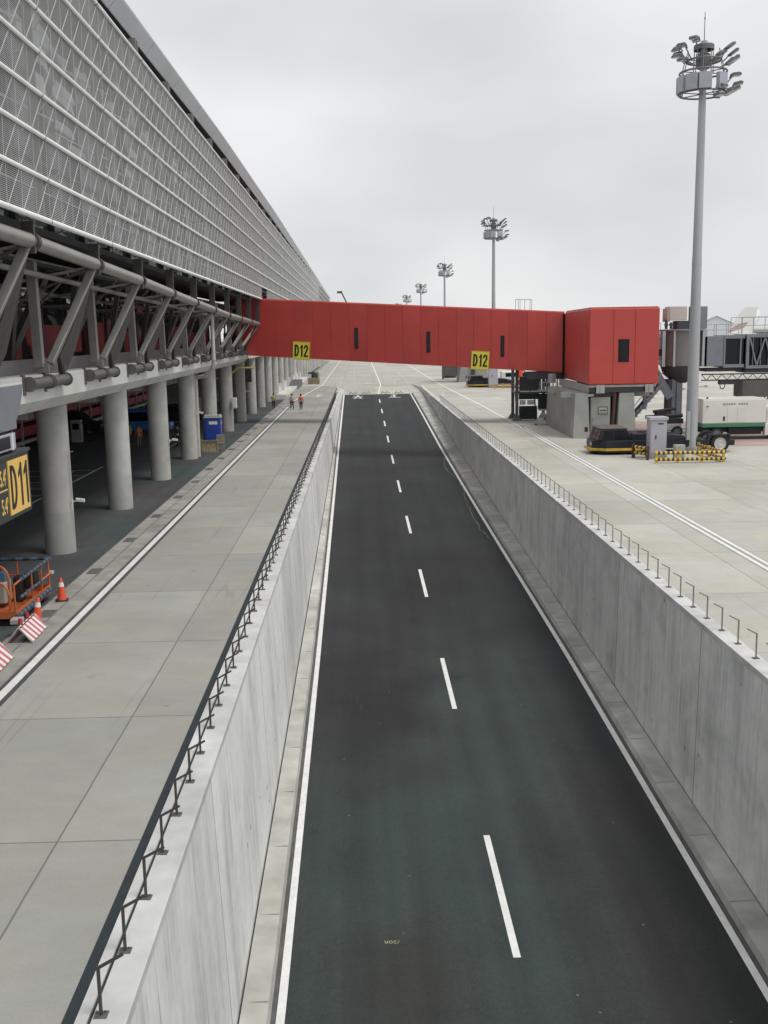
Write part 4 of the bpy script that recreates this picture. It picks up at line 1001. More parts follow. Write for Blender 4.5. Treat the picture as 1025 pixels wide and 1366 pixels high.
MB().box(-.05, .3, -.03, -.02, 2.16, 2.24).box(-.2, -.14, -.06, -.02, 1.25, 1.5).build('vent', M['black'], cb)
t = thing('junction_box', 'small pale grey box behind the striped guard rail', 'box', (19.7, 63.6, 0))
MB().box(-.33, .33, -.2, .2, .12, .95).build('body', M['box_grey'], t, bevel=.02); MB().box(-.28, .28, -.22, -.2, .2, .88).build('door', M['box_grey'], t, bevel=.01); MB().box(-.3, -.2, -.15, .15, 0, .12).box(.2, .3, -.15, .15, 0, .12).build('foot', M['pbb_d'], t)

# ------------------------------------------------------------------ aircraft tractor
def wheel(parent, x, y, r, w_, rim='rim', name='wheel', s=-1):
    wl = thing0 = MB().lathe([(r * .62, -w_ / 2), (r * .93, -w_ / 2), (r, -w_ * .35), (r, w_ * .35), (r * .93, w_ / 2), (r * .62, w_ / 2)], 24).build(name, M['tyre'], parent, smooth=True)
    wl.location = (x, y, r); wl.rotation_euler = (PI / 2, 0, 0)
    rm = MB().lathe([(0, .02), (r * .25, .03), (r * .3, -.02), (r * .55, -.03), (r * .64, .03), (r * .64, -w_ * .4), (0, -w_ * .4)], 20).build('rim', M[rim], wl, smooth=True)
    rm.location = (0, 0, (w_ / 2 - .02) * (1 if s < 0 else -1))
    if s > 0: rm.rotation_euler = (PI, 0, 0)
    return wl
def tractor(loc, label, rot=0.):
    t = thing('aircraft_tractor', label, 'aircraft tractor', loc, rot, 'aircraft tractors')
    # x from 0 (nose) to 9 (tail); y=0 is the near side
    MB().prism([(0.1, .6), (.9, .0), (4.2, 0), (4.2, 2.7), (.9, 2.7), (.1, 2.1)], 'z', .14, .95).build('body', M['navy'], t, bevel=.06)
    MB().prism([(3.2, .35), (8.2, .35), (8.2, .8), (6.8, .95), (5.0, 1.02), (3.2, 1.15)], 'y', .12, 2.6).build('rear_deck', M['navy'], t, bevel=.05)
    MB().prism([(2.6, .9), (2.6, 1.36), (4.3, 1.34), (5.9, 1.2), (6.3, .9)], 'y', .04, 2.5).build('engine_cover', M['navy'], t, bevel=.05)
    c = MB().prism([(.32, .95), (.6, 1.68), (2.25, 1.68), (2.75, 1.05), (2.75, .95)], 'y', .12, 2.55).build('cab', M['navy'], t, bevel=.05)
    MB().prism([(.62, .85), (.8, 1.58), (1.35, 1.58), (1.35, .85)], 'y', .1, .12).prism([(1.45, .85), (1.45, 1.58), (2.1, 1.58), (2.5, 1.1), (2.5, .85)], 'y', .1, .12).build('side_window', M['win'], c)
    MB().add([(.36, .3, 1.02), (.36, 2.4, 1.02), (.585, 2.4, 1.55), (.585, .3, 1.55)], [(0, 1, 2, 3)]).build('windscreen', M['win'], c)
    MB().prism([(.5, 1.68), (2.35, 1.68), (2.3, 1.76), (.55, 1.76)], 'y', .1, 2.6).build('roof', M['unit'], c, bevel=.03)
    MB().bar((.36, .24, .98), (.6, .24, 1.6), .07, .07).bar((.36, 2.45, .98), (.6, 2.45, 1.6), .07, .07).bar((.36, 1.3, .98), (.6, 1.3, 1.6), .07, .07).build('pillar', M['hazard_y'], c)
    MB().box(.1, .3, -.1, .08, 1.3, 1.62).box(.1, .3, 2.6, 2.75, 1.3, 1.62).build('mirror', M['rust'], t)
    MB().prism([(-.06, .62), (.86, -.06), (3.3, -.06), (3.3, .0), (.92, 0.0), (0.1, .64), (.1, 2.1), (-.06, 2.1)], 'z', .28, .44).build('bumper', M['hazard_y'], t)
    for y in (.75, 1.95): MB().tube((.12, y, .68), (.04, y, .68), .1, n=12).build('headlight', M['lamp_lens'], t)
    wheel(t, 2.1, .35, .42, .4, 'rim_d'); wheel(t, 2.1, 2.35, .42, .4, 'rim_d', s=1)
    wheel(t, 8.4, .16, .62, .45, 'rim'); wheel(t, 8.4, 2.55, .62, .45, 'rim', s=1)
    MB().prism([(7.5, .8), (7.7, 1.22), (9.05, 1.22), (9.15, .5), (9.0, .5), (8.95, 1.12), (7.8, 1.12), (7.6, .8)], 'y', -.02, .45).build('mudguard', M['navy'], t)
    MB().box(9.0, 9.5, .3, 2.4, .45, .8).build('tow_hitch', M['chassis'], t, bevel=.02)
    MB().tube((3.3, .3, 1.38), (5.0, .5, 1.18), .04).tube((3.3, 1.3, 1.38), (5.4, 1.3, 1.2), .06).box(3.4, 4.6, 1.6, 2.3, 1.1, 1.35).tube((6.0, .15, 1.05), (8.0, .15, .95), .035).build('hydraulic_line', M['chassis'], t)
    return t
tractor((15.0, 66.75, 0), 'long low navy aircraft tractor with yellow bumper beside the nearest mast', R(1))

# ------------------------------------------------------------------ white unit truck
t = thing('service_truck', 'white box truck with green stripe behind the light mast', 'truck', (24.75, 74.6, 0))
MB().box(0, 4.65, 0, 2.5, 1.22, 2.92).build('body', M['white'], t, bevel=.04)
MB().box(-.02, 4.6, -.025, 2.52, .95, 1.22).build('skirt', M['green'], t, bevel=.015)
MB().box(.0, 4.6, .05, 2.45, 2.92, 3.0).build('roof', M['white'], t, bevel=.03)
for x0 in (1.82, 2.55): MB().box(x0, x0 + .7, -.018, 0, 1.28, 2.42).build('door_panel', M['white'], t, bevel=.008)
MB().box(1.5, 1.64, -.03, 0, 1.42, 1.72).build('handle', M['black'], t, bevel=.05)
g = MB()
for k in range(9):
    if k != 4: g.box(1.7 + .18 * k, 1.7 + .18 * k + .13, -.012, 0, 2.56 + .01 * (k % 2), 2.67)
g.box(1.48, 1.62, -.012, 0, 2.54, 2.68)
g.build('side_lettering', mat('grey_lettering', (.25, .25, .25), .6), t)
MB().box(.1, 6.6, .4, 2.1, .55, .92).box(2.0, 4.4, .15, .5, .38, .9).build('chassis', M['chassis'], t)
for x, r in ((1.1, .48), (5.9, .46)):
    wheel(t, x, .2, r, .38, 'rim_d'); wheel(t, x, 2.3, r, .38, 'rim_d', s=1)
MB().prism([(4.72, .9), (4.72, 2.3), (4.85, 2.42), (5.9, 2.38), (6.5, 1.6), (6.9, 1.45), (6.95, .9)], 'y', .1, 2.4).build('cab', M['white'], t, bevel=.08)
MB().prism([(4.85, 1.6), (4.85, 2.2), (5.7, 2.2), (6.1, 1.6)], 'y', .075, .1).build('side_window', M['win'], t)
MB().box(4.6, 5.35, -.02, .5, .3, 1.15).build('step_box', M['white'], t, bevel=.03)
MB().tube((.4, .3, 2.95), (.4, .3, 3.12), .07).tube((.3, -.02, 2.45), (.3, -.25, 2.47), .04).build('beacon', M['chassis'], t)

# ------------------------------------------------------------------ apron drive boarding bridge
t = thing('boarding_bridge', 'blue grey telescopic boarding bridge with round rotunda behind the mast', 'boarding bridge', (24.9, 80.8, 0))
MB().lathe([(0, 5.25), (1.55, 5.25), (1.55, 7.9), (0, 7.9)], 28).build('rotunda', M['pbb_t'], t, smooth=True)
MB().lathe([(0, 7.9), (1.8, 7.9), (1.8, 8.0), (0, 8.06)], 28).build('rotunda_roof', M['pbb'], t, smooth=True)
for q in ((-1.75, -1.5, -1.1, -.7), (1.35, 1.7, -1.1, -.6), (-1.0, -.85, -1.5, -1.3)): MB().box(*q, 5.2, 7.9).build('rotunda_post', M['rail'], t)
MB().lathe([(0, 5.24), (1.5, 5.24), (1.3, 4.6), (.7, 4.1), (.5, 3.9), (0, 3.9)], 20).build('rotunda_base', M['pbb_d'], t, smooth=True)
MB().box(-.75, .1, -.5, .5, .2, 4.6).build('support_column', M['pbb'], t, bevel=.04); MB().box(-1.05, -.78, -.55, .45, .2, 4.2).box(-.42, -.36, -.53, -.5, .3, 4.0).build('column_web', M['pbb_d'], t)
MB().box(-1.6, 1.0, -1.2, 1.2, 0, .22).build('footing', M['pier'], t)
MB().box(-1.15, .2, -.75, .6, 8.7, 9.75).build('roof_unit', M['pbb_p'], t, bevel=.03); MB().box(-.5, .6, -.7, .6, 8.02, 8.66).build('roof_unit_base', M['pbb_d'], t); MB().box(-1.3, -1.1, -.7, .6, 8.6, 9.6).build('roof_unit_side', M['box_grey'], t)
MB().box(.75, 1.75, -.8, .3, 8.02, 9.72).build('control_tower', M['pbb'], t, bevel=.02); MB().box(.6, .74, -.8, .2, 8.02, 9.72).build('tower_side', M['pbb_d'], t)
g = MB()
for p in ((-1.45, -.9), (-1.3, -.5), (-1.1, -1.0)): g.tube((p[0], p[1], 8.05), (p[0], p[1], 8.55 + .2 * (p[0] < -1.2)), .1, n=6).box(p[0] - .12, p[0] + .12, p[1] - .1, p[1] + .1, 8.3, 8.45)
g.build('roof_fitting', M['pbb_d'], t)
# corridor to the red house
MB().box(-5.2, -1.6, -1.0, 1.2, 5.35, 5.75).box(-5.2, -1.6, -1.0, 1.2, 7.35, 7.7).build('corridor', M['pbb'], t); MB().box(-5.1, -1.65, -.92, 1.1, 5.75, 7.35).build('corridor_glazing', M['win'], t)
MB().box(-5.0, -1.7, -.96, -.9, 6.55, 7.3).box(-5, -1.7, -.96, -.9, 5.8, 6.0).build('corridor_panel', M['pbb'], t)
# telescopic tunnels heading right
MB().box(1.5, 3.0, -1.1, 1.3, 5.15, 7.45).build('tunnel_throat', M['pbb'], t, bevel=.03)
MB().box(3.0, 4.6, -1.15, 1.35, 5.05, 5.3).box(3.0, 4.6, -1.15, 1.35, 7.25, 7.5).box(3.0, 3.12, -1.15, 1.35, 5.3, 7.25).box(4.25, 4.35, -1.15, 1.35, 5.3, 7.25).build('first_tunnel', M['pbb'], t); MB().box(3.1, 4.55, -1.0, 1.2, 5.3, 7.25).build('first_tunnel_glass', M['win'], t)
def truss_tunnel(x0, x1, z0, z1, yf, nm):
    MB().box(x0 + .1, x1 - .05, yf + .3, 1.5, z0 + .15, z1 - .15).build(nm + '_glass', M['win'], t)
    g = MB().box(x0, x1, yf, yf + .16, z0, z0 + .24).box(x0, x1, yf, yf + .16, z1 - .24, z1).box(x0, x0 + .22, yf, yf + .16, z0 + .24, z1 - .24).box(x1 - .2, x1, yf, yf + .16, z0 + .24, z1 - .24).box(x0, x1, yf + .17, 1.6, z1 - .14, z1).box(x0, x1, yf + .17, 1.6, z0, z0 + .14)
    n = 4; s = (x1 - x0 - .5) / n
    for k in range(n):
        a = x0 + .25 + s * k; u, v = (z0 + .2, z1 - .2) if k % 2 else (z1 - .2, z0 + .2)
        g.bar((a, yf + .08, u), (a + s, yf + .08, v), .1, .1, (0, 1, 0)); g.tube((a + s * .5, yf + .12, z0 + .2), (a + s * .5, yf + .12, z1 - .2), .035, n=5)
    g.build(nm, M['pbb'], t)
truss_tunnel(4.7, 7.6, 4.95, 7.55, -1.25, 'second_tunnel'); truss_tunnel(7.75, 10.6, 4.9, 7.7, -1.35, 'third_tunnel'); truss_tunnel(10.7, 16, 4.9, 7.7, -1.35, 'fourth_tunnel')
MB().box(8.1, 8.5, -1.38, -1.35, 5.2, 5.36).build('white_plate', M['white'], t)
g = MB()
for z in (4.1, 4.55): g.tube((1.4, -.9, z), (12, -.9, z), .05, n=6)
for k in range(26): a = 1.4 + .4 * k; g.tube((a, -.9, 4.1 if k % 2 else 4.55), (a + .4, -.9, 4.55 if k % 2 else 4.1), .03, n=5)
g.build('cable_lattice', M['pbb_d'], t)
MB().box(1.8, 4.6, -.7, 1.0, 4.75, 5.0).box(4.8, 12, -.9, 1.2, 4.62, 4.88).box(2.9, 4.2, -.9, -.3, 3.75, 4.1).build('underframe', M['pbb_d'], t)
MB().box(4.55, 7.3, -1.1, .8, 2.75, 4.02).build('air_unit', M['unit'], t, bevel=.03)
MB().box(7.32, 8.3, -1.12, .8, 2.75, 4.02).box(9.15, 12, -1.12, .8, 2.8, 4.05).build('air_unit_panel', M['pbb_d'], t, bevel=.02); MB().box(8.31, 9.1, -1.12, .8, 2.8, 4.02).build('air_unit_panel', M['box_grey'], t); MB().box(7.65, 7.95, -1.15, -1.12, 3.3, 3.75).box(7.6, 8.05, -1.15, -1.12, 3.05, 3.2).build('notice', M['white'], t)
g = MB(); pts = [(5.9 + .55 * math.cos(a), -.8, 2.75 + .55 * math.sin(a)) for a in [PI + k * PI / 8 for k in range(9)]]; g.path(pts, .05, 6); g.path([(p[0] + .25, p[1], 2.75 + (p[2] - 2.75) * .8) for p in pts], .04, 6); g.path([(3.1 + .2 * math.cos(a), -.8, 3.75 + .35 * math.sin(a)) for a in [PI + k * PI / 6 for k in range(7)]], .04, 6); g.build('hanging_cable', M['chassis'], t)
MB().box(8.8, 9.4, -.2, .4, 0, 4.6).build('drive_column', M['pbb'], t)
for x in (8.7, 9.5): wheel(t, x, -.3, .5, .35, 'rim_d')
# roof railing
for a, b, z in ((4.3, 7.9, 7.6), (7.9, 13, 7.7), (2.2, 4.1, 7.5)):
    n = max(2, int((b - a) / .85)); hh = 1.25 if z > 7.55 else .85
    for y in (-1.1, 1.2):
        g = MB()
        for k in range(n + 1): x = lerp(a, b, k / n); g.tube((x, y, z), (x, y, z + hh), .028, n=5)
        for h in (hh, hh * .5): g.tube((a, y, z + h), (b, y, z + h), .028, n=5)
        g.build('roof_railing', M['rail'], t)
for y in (-.9, 1.1):
    g = MB()
    for k in range(8): g.tube((-5 + .45 * k, y, 7.7), (-5 + .45 * k, y, 8.5), .025, n=5)
    g.tube((-5, y, 8.5), (-1.85, y, 8.5), .028, n=5)
    g.build('roof_railing', M['rail'], t)
MB().tube((10.2, -.6, 7.7), (10.2, -.6, 9.1), .16, n=8).box(9.95, 10.5, -.9, -.3, 8.2, 8.7).tube((9.9, -.6, 8.9), (10.6, -.6, 8.9), .08, n=8).build('roof_beacon_unit', M['pbb_d'], t)
# side stair of the boarding bridge
MB().bar((-2.2, -.7, 4.9), (-.9, -.7, 2.8), .22, .62, (1, 0, 1)).bar((-4.6, -1.0, .4), (-1.6, -1.0, 3.9), .08, .22).bar((-4.6, .0, .4), (-1.6, .0, 3.9), .08, .22).build('side_stair', M['pbb'], t)
g = MB().box(-2.9, -2.65, -.4, -.1, 1.9, 5.2)
for k in range(12): g.box(-4.5 + .25 * k, -4.2 + .25 * k, -1.0, 0., .5 + .29 * k, .54 + .29 * k)
g.bar((-4.6, -1., 1.3), (-1.6, -1., 4.8), .05, .05).build('stair_tread', M['rail'], t)
# wheeled carriage under the stair
t = thing('wheel_carriage', 'dark wheeled ground unit under the boarding bridge stair', 'ground unit', (22.1, 77.6, 0))
MB().box(-.3, 2.2, 0, 1.0, 1.0, 1.35).tube((-.6, .3, 1.5), (2.2, .3, 1.6), .16).box(.2, .9, .1, .8, 1.35, 2.0).tube((.0, .4, 1.9), (1.7, .5, 2.1), .12).build('frame', M['chassis'], t)
for x in (.1, 1.7): wheel(t, x, -.05, .42, .35, 'rim_d')
for x in (-.2, 1.9): MB().box(x, x + .15, .7, .85, 0, 1.0).build('leg', M['pbb_d'], t)
MB().box(.8, 2.0, -.1, .4, .55, 1.0).build('tool_box', M['box_grey'], t)

# ------------------------------------------------------------------ next stand beyond the red bridge (visible below it)
t = thing('access_stair', 'small dark stair tower in the distance below the red bridge', 'stair', (14.6, 184, 0))
MB().box(-.2, .1, 0, .3, 0, 5).box(2.4, 2.7, 0, .3, 0, 5).build('leg', M['stair'], t); MB().box(.1, 2.4, .05, .3, .6, 2.4).box(.1, 2.4, 0, 2.4, 2.6, 3.2).build('guard_panel', M['stair'], t); MB().box(.3, .9, -.05, 0, 3.3, 4.0).box(1.2, 1.9, -.05, 0, 3.3, 4.0).build('sign_plate', M['white'], t); MB().box(.1, 2.4, 1, 1.3, .2, 5).build('back_board', M['stair'], t)
t = thing('pedestal', 'grey concrete pedestal in the distance under the far bridge', 'pedestal', (16.4, 172, 0))
MB().add([(-.2, 0, 0), (4.8, 0, 0), (5, 6, 0), (0, 6, 0), (.4, .3, 4), (4.4, .3, 4), (4.4, 5.8, 4), (.4, 5.8, 4)], [(0, 1, 5, 4), (1, 2, 6, 5), (2, 3, 7, 6), (3, 0, 4, 7), (4, 5, 6, 7)]).build('pier', M['pier'], t)
MB().box(1.9, 2.5, -.1, -.02, 0, 4).build('drain_pipe', M['pbb_d'], t); MB().box(-2, 7, .2, 6, 4, 9.5).build('far_house', M['red'], t, bevel=.1)
tractor((15.9, 155.0, 0), 'distant navy aircraft tractor glimpsed below the red bridge', R(1))
g2_ = dup(gr, None, (19.1, 149.6, 0), None, 'distant yellow and black guard rail glimpsed below the red bridge')
dup(cb, None, (19.5, 152.5, 0), None, 'distant lilac electrical cabinet glimpsed below the red bridge').scale = (1.3, 1.3, 1.3)
t = thing('service_truck', 'distant white vehicle glimpsed below the red bridge', 'truck', (22, 162, 0))
MB().box(0, 5, 0, 2.2, .6, 2.0).build('body', M['white'], t, bevel=.1); MB().box(.6, 4.4, -.02, 0, 1.2, 1.8).build('side_window', M['win'], t)
for x in (1, 4): wheel(t, x, .1, .42, .3, 'rim_d')
t = thing('fire_extinguisher_post', 'orange hydrant post beside the distant guard rail', 'hydrant', (23.0, 149.5, 0))
MB().tube((0, 0, 0), (0, 0, 2.6), .3, n=10).box(-.6, .6, -.2, .2, 2.4, 2.9).build('post', M['cone'], t); MB().ring((-.3, -.4, .9), .5, .16, 16, 6, 'y').build('hose_reel', M['white'], t)

# ------------------------------------------------------------------ left side small things
gt = MB()
for k in range(8): gt.box(-.24, .24, -.36 + .095 * k, -.31 + .095 * k, 0, .02)
gt.box(-.27, -.24, -.4, .42, 0, .022).box(.24, .27, -.4, .42, 0, .022).box(-.24, .24, -.4, -.37, 0, .022).box(-.24, .24, .39, .42, 0, .022)
g0 = gt.build('drain_grate', M['grate'])
tag(g0, 'dark iron drain grate set in the gutter beside the white line', 'drain grate', 'drain grates along the gutter')
g0.location = (-9.42, 29.9, .02); g0.scale = (.8, .95, 1)
for k in range(1, 18): dup(g0, None, (-9.42, 29.9 + 5.6 * k, .02))

def cone(loc, rot, label, tl=(0, 0)):
    t = thing('traffic_cone', label, 'traffic cone', loc, rot, 'traffic cones by the gutter')
    t.rotation_euler = (tl[0], tl[1], rot)
    MB().box(-.19, .19, -.19, .19, 0, .035).build('base', M['black'], t, bevel=.01)
    MB().lathe([(.145, .035), (.092, .45)], 20).lathe([(.066, .585), (.03, .72), (.0, .72)], 20).build('cone_body', M['cone'], t, smooth=True)
    MB().lathe([(.092, .45), (.066, .585)], 20).build('reflective_band', M['white'], t, smooth=True)
cone((-9.43, 31.5, .02), .2, 'orange traffic cone standing upright beyond the orange basket, farther of the two')
cone((-9.45, 29.0, .02), .5, 'orange traffic cone leaning behind the striped barricade, nearer of the two', (R(-4), R(8)))

def barricade(loc, rot, label, L_=1.45):
    t = thing('barricade', label, 'barricade', loc, rot, 'striped folding barricades')
    for s, nm in ((1, 'striped_board'), (-1, 'back_board')):
        g = MB().add([(s * .02, -L_ / 2, .42), (s * .02, L_ / 2, .42), (s * .30, L_ / 2, .03), (s * .30, -L_ / 2, .03), (s * .05, -L_ / 2, .43), (s * .05, L_ / 2, .43), (s * .33, L_ / 2, .04), (s * .33, -L_ / 2, .04)],
                     [(0, 1, 2, 3), (4, 7, 6, 5), (0, 4, 5, 1), (1, 5, 6, 2), (2, 6, 7, 3), (3, 7, 4, 0)])
        g.build(nm, M['rw'], t)
    for y in (-L_ / 2 - .02, L_ / 2 + .02):
        MB().bar((-.38, y, .015), (.36, y, .015), .03, .03).bar((-.38, y, .02), (0, y, .45), .03, .03).bar((.36, y, .02), (0, y, .45), .03, .03).build('stand', M['rail'], t)
    for y in (-.3, .35):
        MB().tube((-.08, y, .44), (-.08, y, .58), .06, .05, 10).build('warning_lamp', M['lampred'], t, smooth=True)
    MB().box(-.42, -.12, -.1, .25, .36, .5).build('battery_box', M['box_grey'], t, bevel=.02)
barricade((-9.27, 27.6, .02), R(2), 'red and white striped barricade in front of the orange traffic cone')
barricade((-9.3, 24.85, .02), R(2), 'red and white striped barricade cut by the left picture edge')

t = thing('lift_basket', 'orange aerial lift basket with taped rails standing by the gutter', 'lift basket', (-10.7, 30.3, 0))
MB().box(-.85, .8, -1.6, 1.7, .16, .22).build('floor', M['orange'], t)
MB().box(.77, .8, -1.6, 1.7, .22, .44).box(-.85, .77, 1.67, 1.7, .22, .44).box(-.85, .77, -1.6, -1.57, .16, .44).build('toe_board', M['orange'], t)
for x, y in ((.77, -1.57), (.77, .0), (.77, 1.67), (-.2, 1.67), (-.85, 1.67), (.77, .9), (.0, -1.57)): MB().tube((x, y, .22), (x, y, 1.22), .028, n=8).build('upright', M['orange'], t, smooth=True)
MB().tube((.78, -1.0, 1.22), (.78, 1.67, 1.25), .055, n=10).tube((.78, -1.2, .72), (.78, .9, .74), .05, n=10).build('wrapped_rail', M['wrap'], t, smooth=True)
MB().tube((.8, -1.6, .26), (.8, 1.5, .3), .085, n=10).build('wrapped_bumper', M['wrap'], t, smooth=True)
MB().tube((-.85, 1.67, 1.26), (.85, 1.67, 1.26), .055, n=10).build('wrapped_rail', M['wrapx'], t, smooth=True)
MB().tube((.78, .9, .75), (.8, 1.75, .78), .03, n=8).tube((.78, -1.57, 1.2), (.78, -1.0, 1.22), .028).tube((-.85, 1.67, .75), (.78, 1.67, .75), .025).build('mid_rail', M['orange'], t, smooth=True)
MB().box(.74, .86, 1.72, 1.95, .74, .82).build('rail_end_pad', M['box_grey'], t)
g = MB()
for y, xo, h in ((-1.35, .2, 1.35), (-.75, .35, 1.62), (-1.1, .45, 1.2)):
    pts = [(xo - .55 + .55 * math.cos(a), y + .1 * math.sin(a), h - .42 + .42 * math.sin(a)) for a in [k * PI / 8 for k in range(9)]]
    g.path([(xo, y, .3)] + pts + [(xo - 1.1, y, .3)], .035, 8)
g.build('console_guard', M['orange'], t, smooth=True)
MB().box(-.6, -.1, -1.2, -.7, .8, 1.25).build('control_console', M['black'], t, bevel=.04); MB().box(-.5, .1, -.4, .2, .35, 1.0).build('motor_cover', M['box_grey'], t, bevel=.04)
MB().box(.35, .7, .55, .95, .55, 1.05).box(.1, .35, .3, .7, .22, 1.0).build('tool_pouch', M['black'], t, bevel=.04)
MB().box(-.1, .1, -.3, -.05, 1.0, 1.28).build('control_panel', mat('blue_panel', (.1, .2, .3), .3), t, bevel=.02)
MB().bar((-.85, 0, .4), (-4.5, 0, .9), .3, .35).build('boom_arm', M['orange'], t, bevel=.03); MB().box(-.8, .7, -1.4, -1.2, 0, .16).box(-.8, .7, 1.2, 1.4, 0, .16).build('skid', M['chassis'], t)

# D11 sign under the terminal edge
t = thing('gate_sign', 'dark sign board with amber D11 panel below the terminal edge', 'sign', (-10.0, 24.0, 0))
MB().box(-.3, -.02, 0, 7.15, 2.98, 4.78).build('board', M['sign_dark'], t, bevel=.02)
MB().box(-.34, .03, -.02, 7.18, 4.78, 4.86).build('top_ledge', M['pbb_d'], t)
p = MB().box(-.02, .012, 5.2, 6.93, 3.11, 4.66).build('amber_panel', M['amber'], t)
sign_glyphs('D11', 1.26, .52, .17, .15, M['black'], p, (.022, 5.31, 3.26), 'yz')
text("5.4'", .62, M['amber'], 'clearance_text', t, (-.016, 5.08, 4.02), (PI / 2, 0, PI / 2), .62, .006, .004, 'RIGHT')
text("5.4'", .62, M['amber'], 'clearance_text', t, (-.016, 5.08, 3.22), (PI / 2, 0, PI / 2), .62, .006, .004, 'RIGHT')
MB().box(-.02, -.012, 3.8, 5.1, 3.86, 3.9).build('rule', M['amber'], t)
MB().box(-.25, -.1, 1, 1.15, 4.86, 6.0).box(-.25, -.1, 6.0, 6.15, 4.86, 6.0).build('hanger', M['pbb_d'], t)
t = thing('floodlight', 'grey curved lamp hood above the D11 sign at the left edge', 'lamp', (-10.0, 29.2, 0))
MB().prism([(-.8, 6.75), (1.68, 6.75), (1.6, 6.5), (1.3, 6.05), (.75, 5.62), (.1, 5.5), (-.8, 5.6)], 'x', -.1, .05).build('side_plate', M['pbb'], t, bevel=.01)
MB().box(-.5, .04, -.8, .95, 5.5, 6.78).build('hood', M['pbb'], t, bevel=.03)
MB().box(.02, .05, -.8, 1.62, 6.75, 6.82).build('top_trim', M['white'], t)
f = MB().box(-.3, .05, -.8, .72, 4.95, 5.42).build('lamp_housing', M['cab_grey'], t, bevel=.02)
MB().box(.05, .07, -.7, .2, 5.02, 5.36).build('lens', M['win'], f); MB().box(.05, .09, .3, .42, 4.95, 5.42).build('hinge', M['white'], f)

# portable cabin and crate
t = thing('portable_toilet', 'blue portable toilet cabin with pale roof beside the columns', 'toilet cabin', (-10.85, 75.9, 0), R(4))
MB().box(-.6, .6, -.65, .65, .1, 2.25).build('body', M['blue'], t, bevel=.03)
MB().box(-.52, .5, -.68, -.65, .18, 2.1).build('door', M['blue'], t, bevel=.015)
MB().box(-.25, .35, -.695, -.68, 1.8, 2.02).build('notice', M['white'], t)
MB().box(.6, .615, -.45, -.1, 1.75, 2.0).box(.6, .615, .1, .4, 1.75, 2.0).build('vent', M['rail'], t)
g = MB().box(-.64, .64, -.7, .7, 2.25, 2.34)
for k in range(5): g.box(-.58 + .25 * k, -.42 + .25 * k, -.6, .6, 2.34, 2.45)
g.build('roof', M['box_grey'], t, bevel=.03); MB().box(-.62, .62, -.67, .67, 0, .1).build('base', M['black'], t); MB().box(.6, .63, -.6, .6, .1, .5).build('side_plate', M['box_grey'], t)
t = thing('wooden_crate', 'open plywood crate in front of the blue toilet cabin', 'crate', (-10.75, 73.3, 0), R(5))
MB().box(-.55, .5, -.3, .3, .02, .82).build('box_body', M['wood'], t, bevel=.01)
MB().box(-.6, -.55, -.35, .35, 0, .9).box(.5, .55, -.35, .35, 0, .9).box(-.55, .5, -.35, -.3, .78, .9).box(-.55, .5, -.35, -.3, 0, .1).build('frame', M['planter'], t)
t = thing('timber_sheet', 'upright timber sheet standing behind the plywood crate', 'sheet', (-10.15, 74.3, 0), R(5)); MB().box(-.28, .3, -.05, .05, 0, 1.15).build('sheet', M['planter'], t, bevel=.01); MB().box(-.28, .3, -.08, -.05, .5, .6).build('batten', M['wood'], t)
t = thing('wooden_crate', 'weathered grey crate with wire guard on the far apron by the columns', 'crate', (-7.9, 176.2, 0))
MB().box(-.95, .95, -.9, .9, 0, 1.0).build('box_body', M['planter'], t, bevel=.02)
g = MB()
for k in range(6): g.box(-.97, .97, -.93, -.9, .05 + .16 * k, .15 + .16 * k)
g.build('slat', M['wood'], t)
g = MB()
for k in range(8): g.tube((.1 + .12 * k, -.5, 1.0), (.1 + .12 * k, -.5, 1.9), .03, n=5)
g.tube((.1, -.5, 1.9), (.95, -.5, 1.9), .04); g.build('wire_guard', M['stair'], t)
t = thing('cable_drum', 'dark equipment on the far pavement beyond the crate', 'equipment', (-8.6, 196, 0)); MB().tube((-.6, 0, .6), (.6, 0, .6), .6, n=16).box(-1.2, .2, -.4, .4, 1.0, 1.3).build('drum', M['chassis'], t); MB().bar((-.6, 0, 1.2), (.9, 0, 2.2), .15, .15).build('arm', M['chassis'], t)
t = thing('utility_box', 'small white utility box fixed to a column beside the walking people', 'box', (-10.95, 89.3, 0)); MB().box(-.1, .3, -.15, .2, 2.0, 2.9).build('body', M['white'], t, bevel=.02); MB().box(-.06, .26, -.17, -.15, 2.06, 2.84).build('door', M['white'], t, bevel=.01)
t = thing('wheel_chock_slab', 'dark cover slab leaning on the pavement by the far columns', 'slab', (-10.5, 160, 0)); MB().add([(-.8, 0, .02), (.9, 0, .02), (.9, 12, 1.0), (-.8, 12, 1.0), (-.8, 12, 0), (.9, 12, 0)], [(0, 1, 2, 3), (0, 3, 4), (1, 5, 2), (2, 5, 4, 3), (0, 4, 5, 1)]).build('slab', M['stair'], t)
t = thing('low_wall', 'low pale concrete wall joining the far columns', 'wall', (-11.4, 140, 0)); MB().box(-.3, 0, 0, 60, 0, 1.3).box(-.0, 1.5, -.2, 60, 0, .3).build('wall_body', M['beam'], t, bevel=.02); MB().box(-.35, .05, 0, 60, 1.3, 1.36).build('coping', M['coping'], t)
# wall mounted arm and lamp near the bridge end
t = thing('wall_lamp', 'black lamp on a yellow green bracket under the bridge end', 'lamp', (-11.0, 96.6, 0)); MB().path([(-2.2, -1, 4.3), (-1.2, -.8, 4.35), (-.3, -.3, 5.2), (1.2, 0, 5.2)], .09).build('bracket', M['hose_y'], t); MB().box(.5, .95, -.3, .3, 3.9, 5.1).build('lamp_body', M['black'], t, bevel=.05); MB().tube((.7, 0, 5.1), (.7, 0, 6.1), .06).build('stem', M['pbb_d'], t)

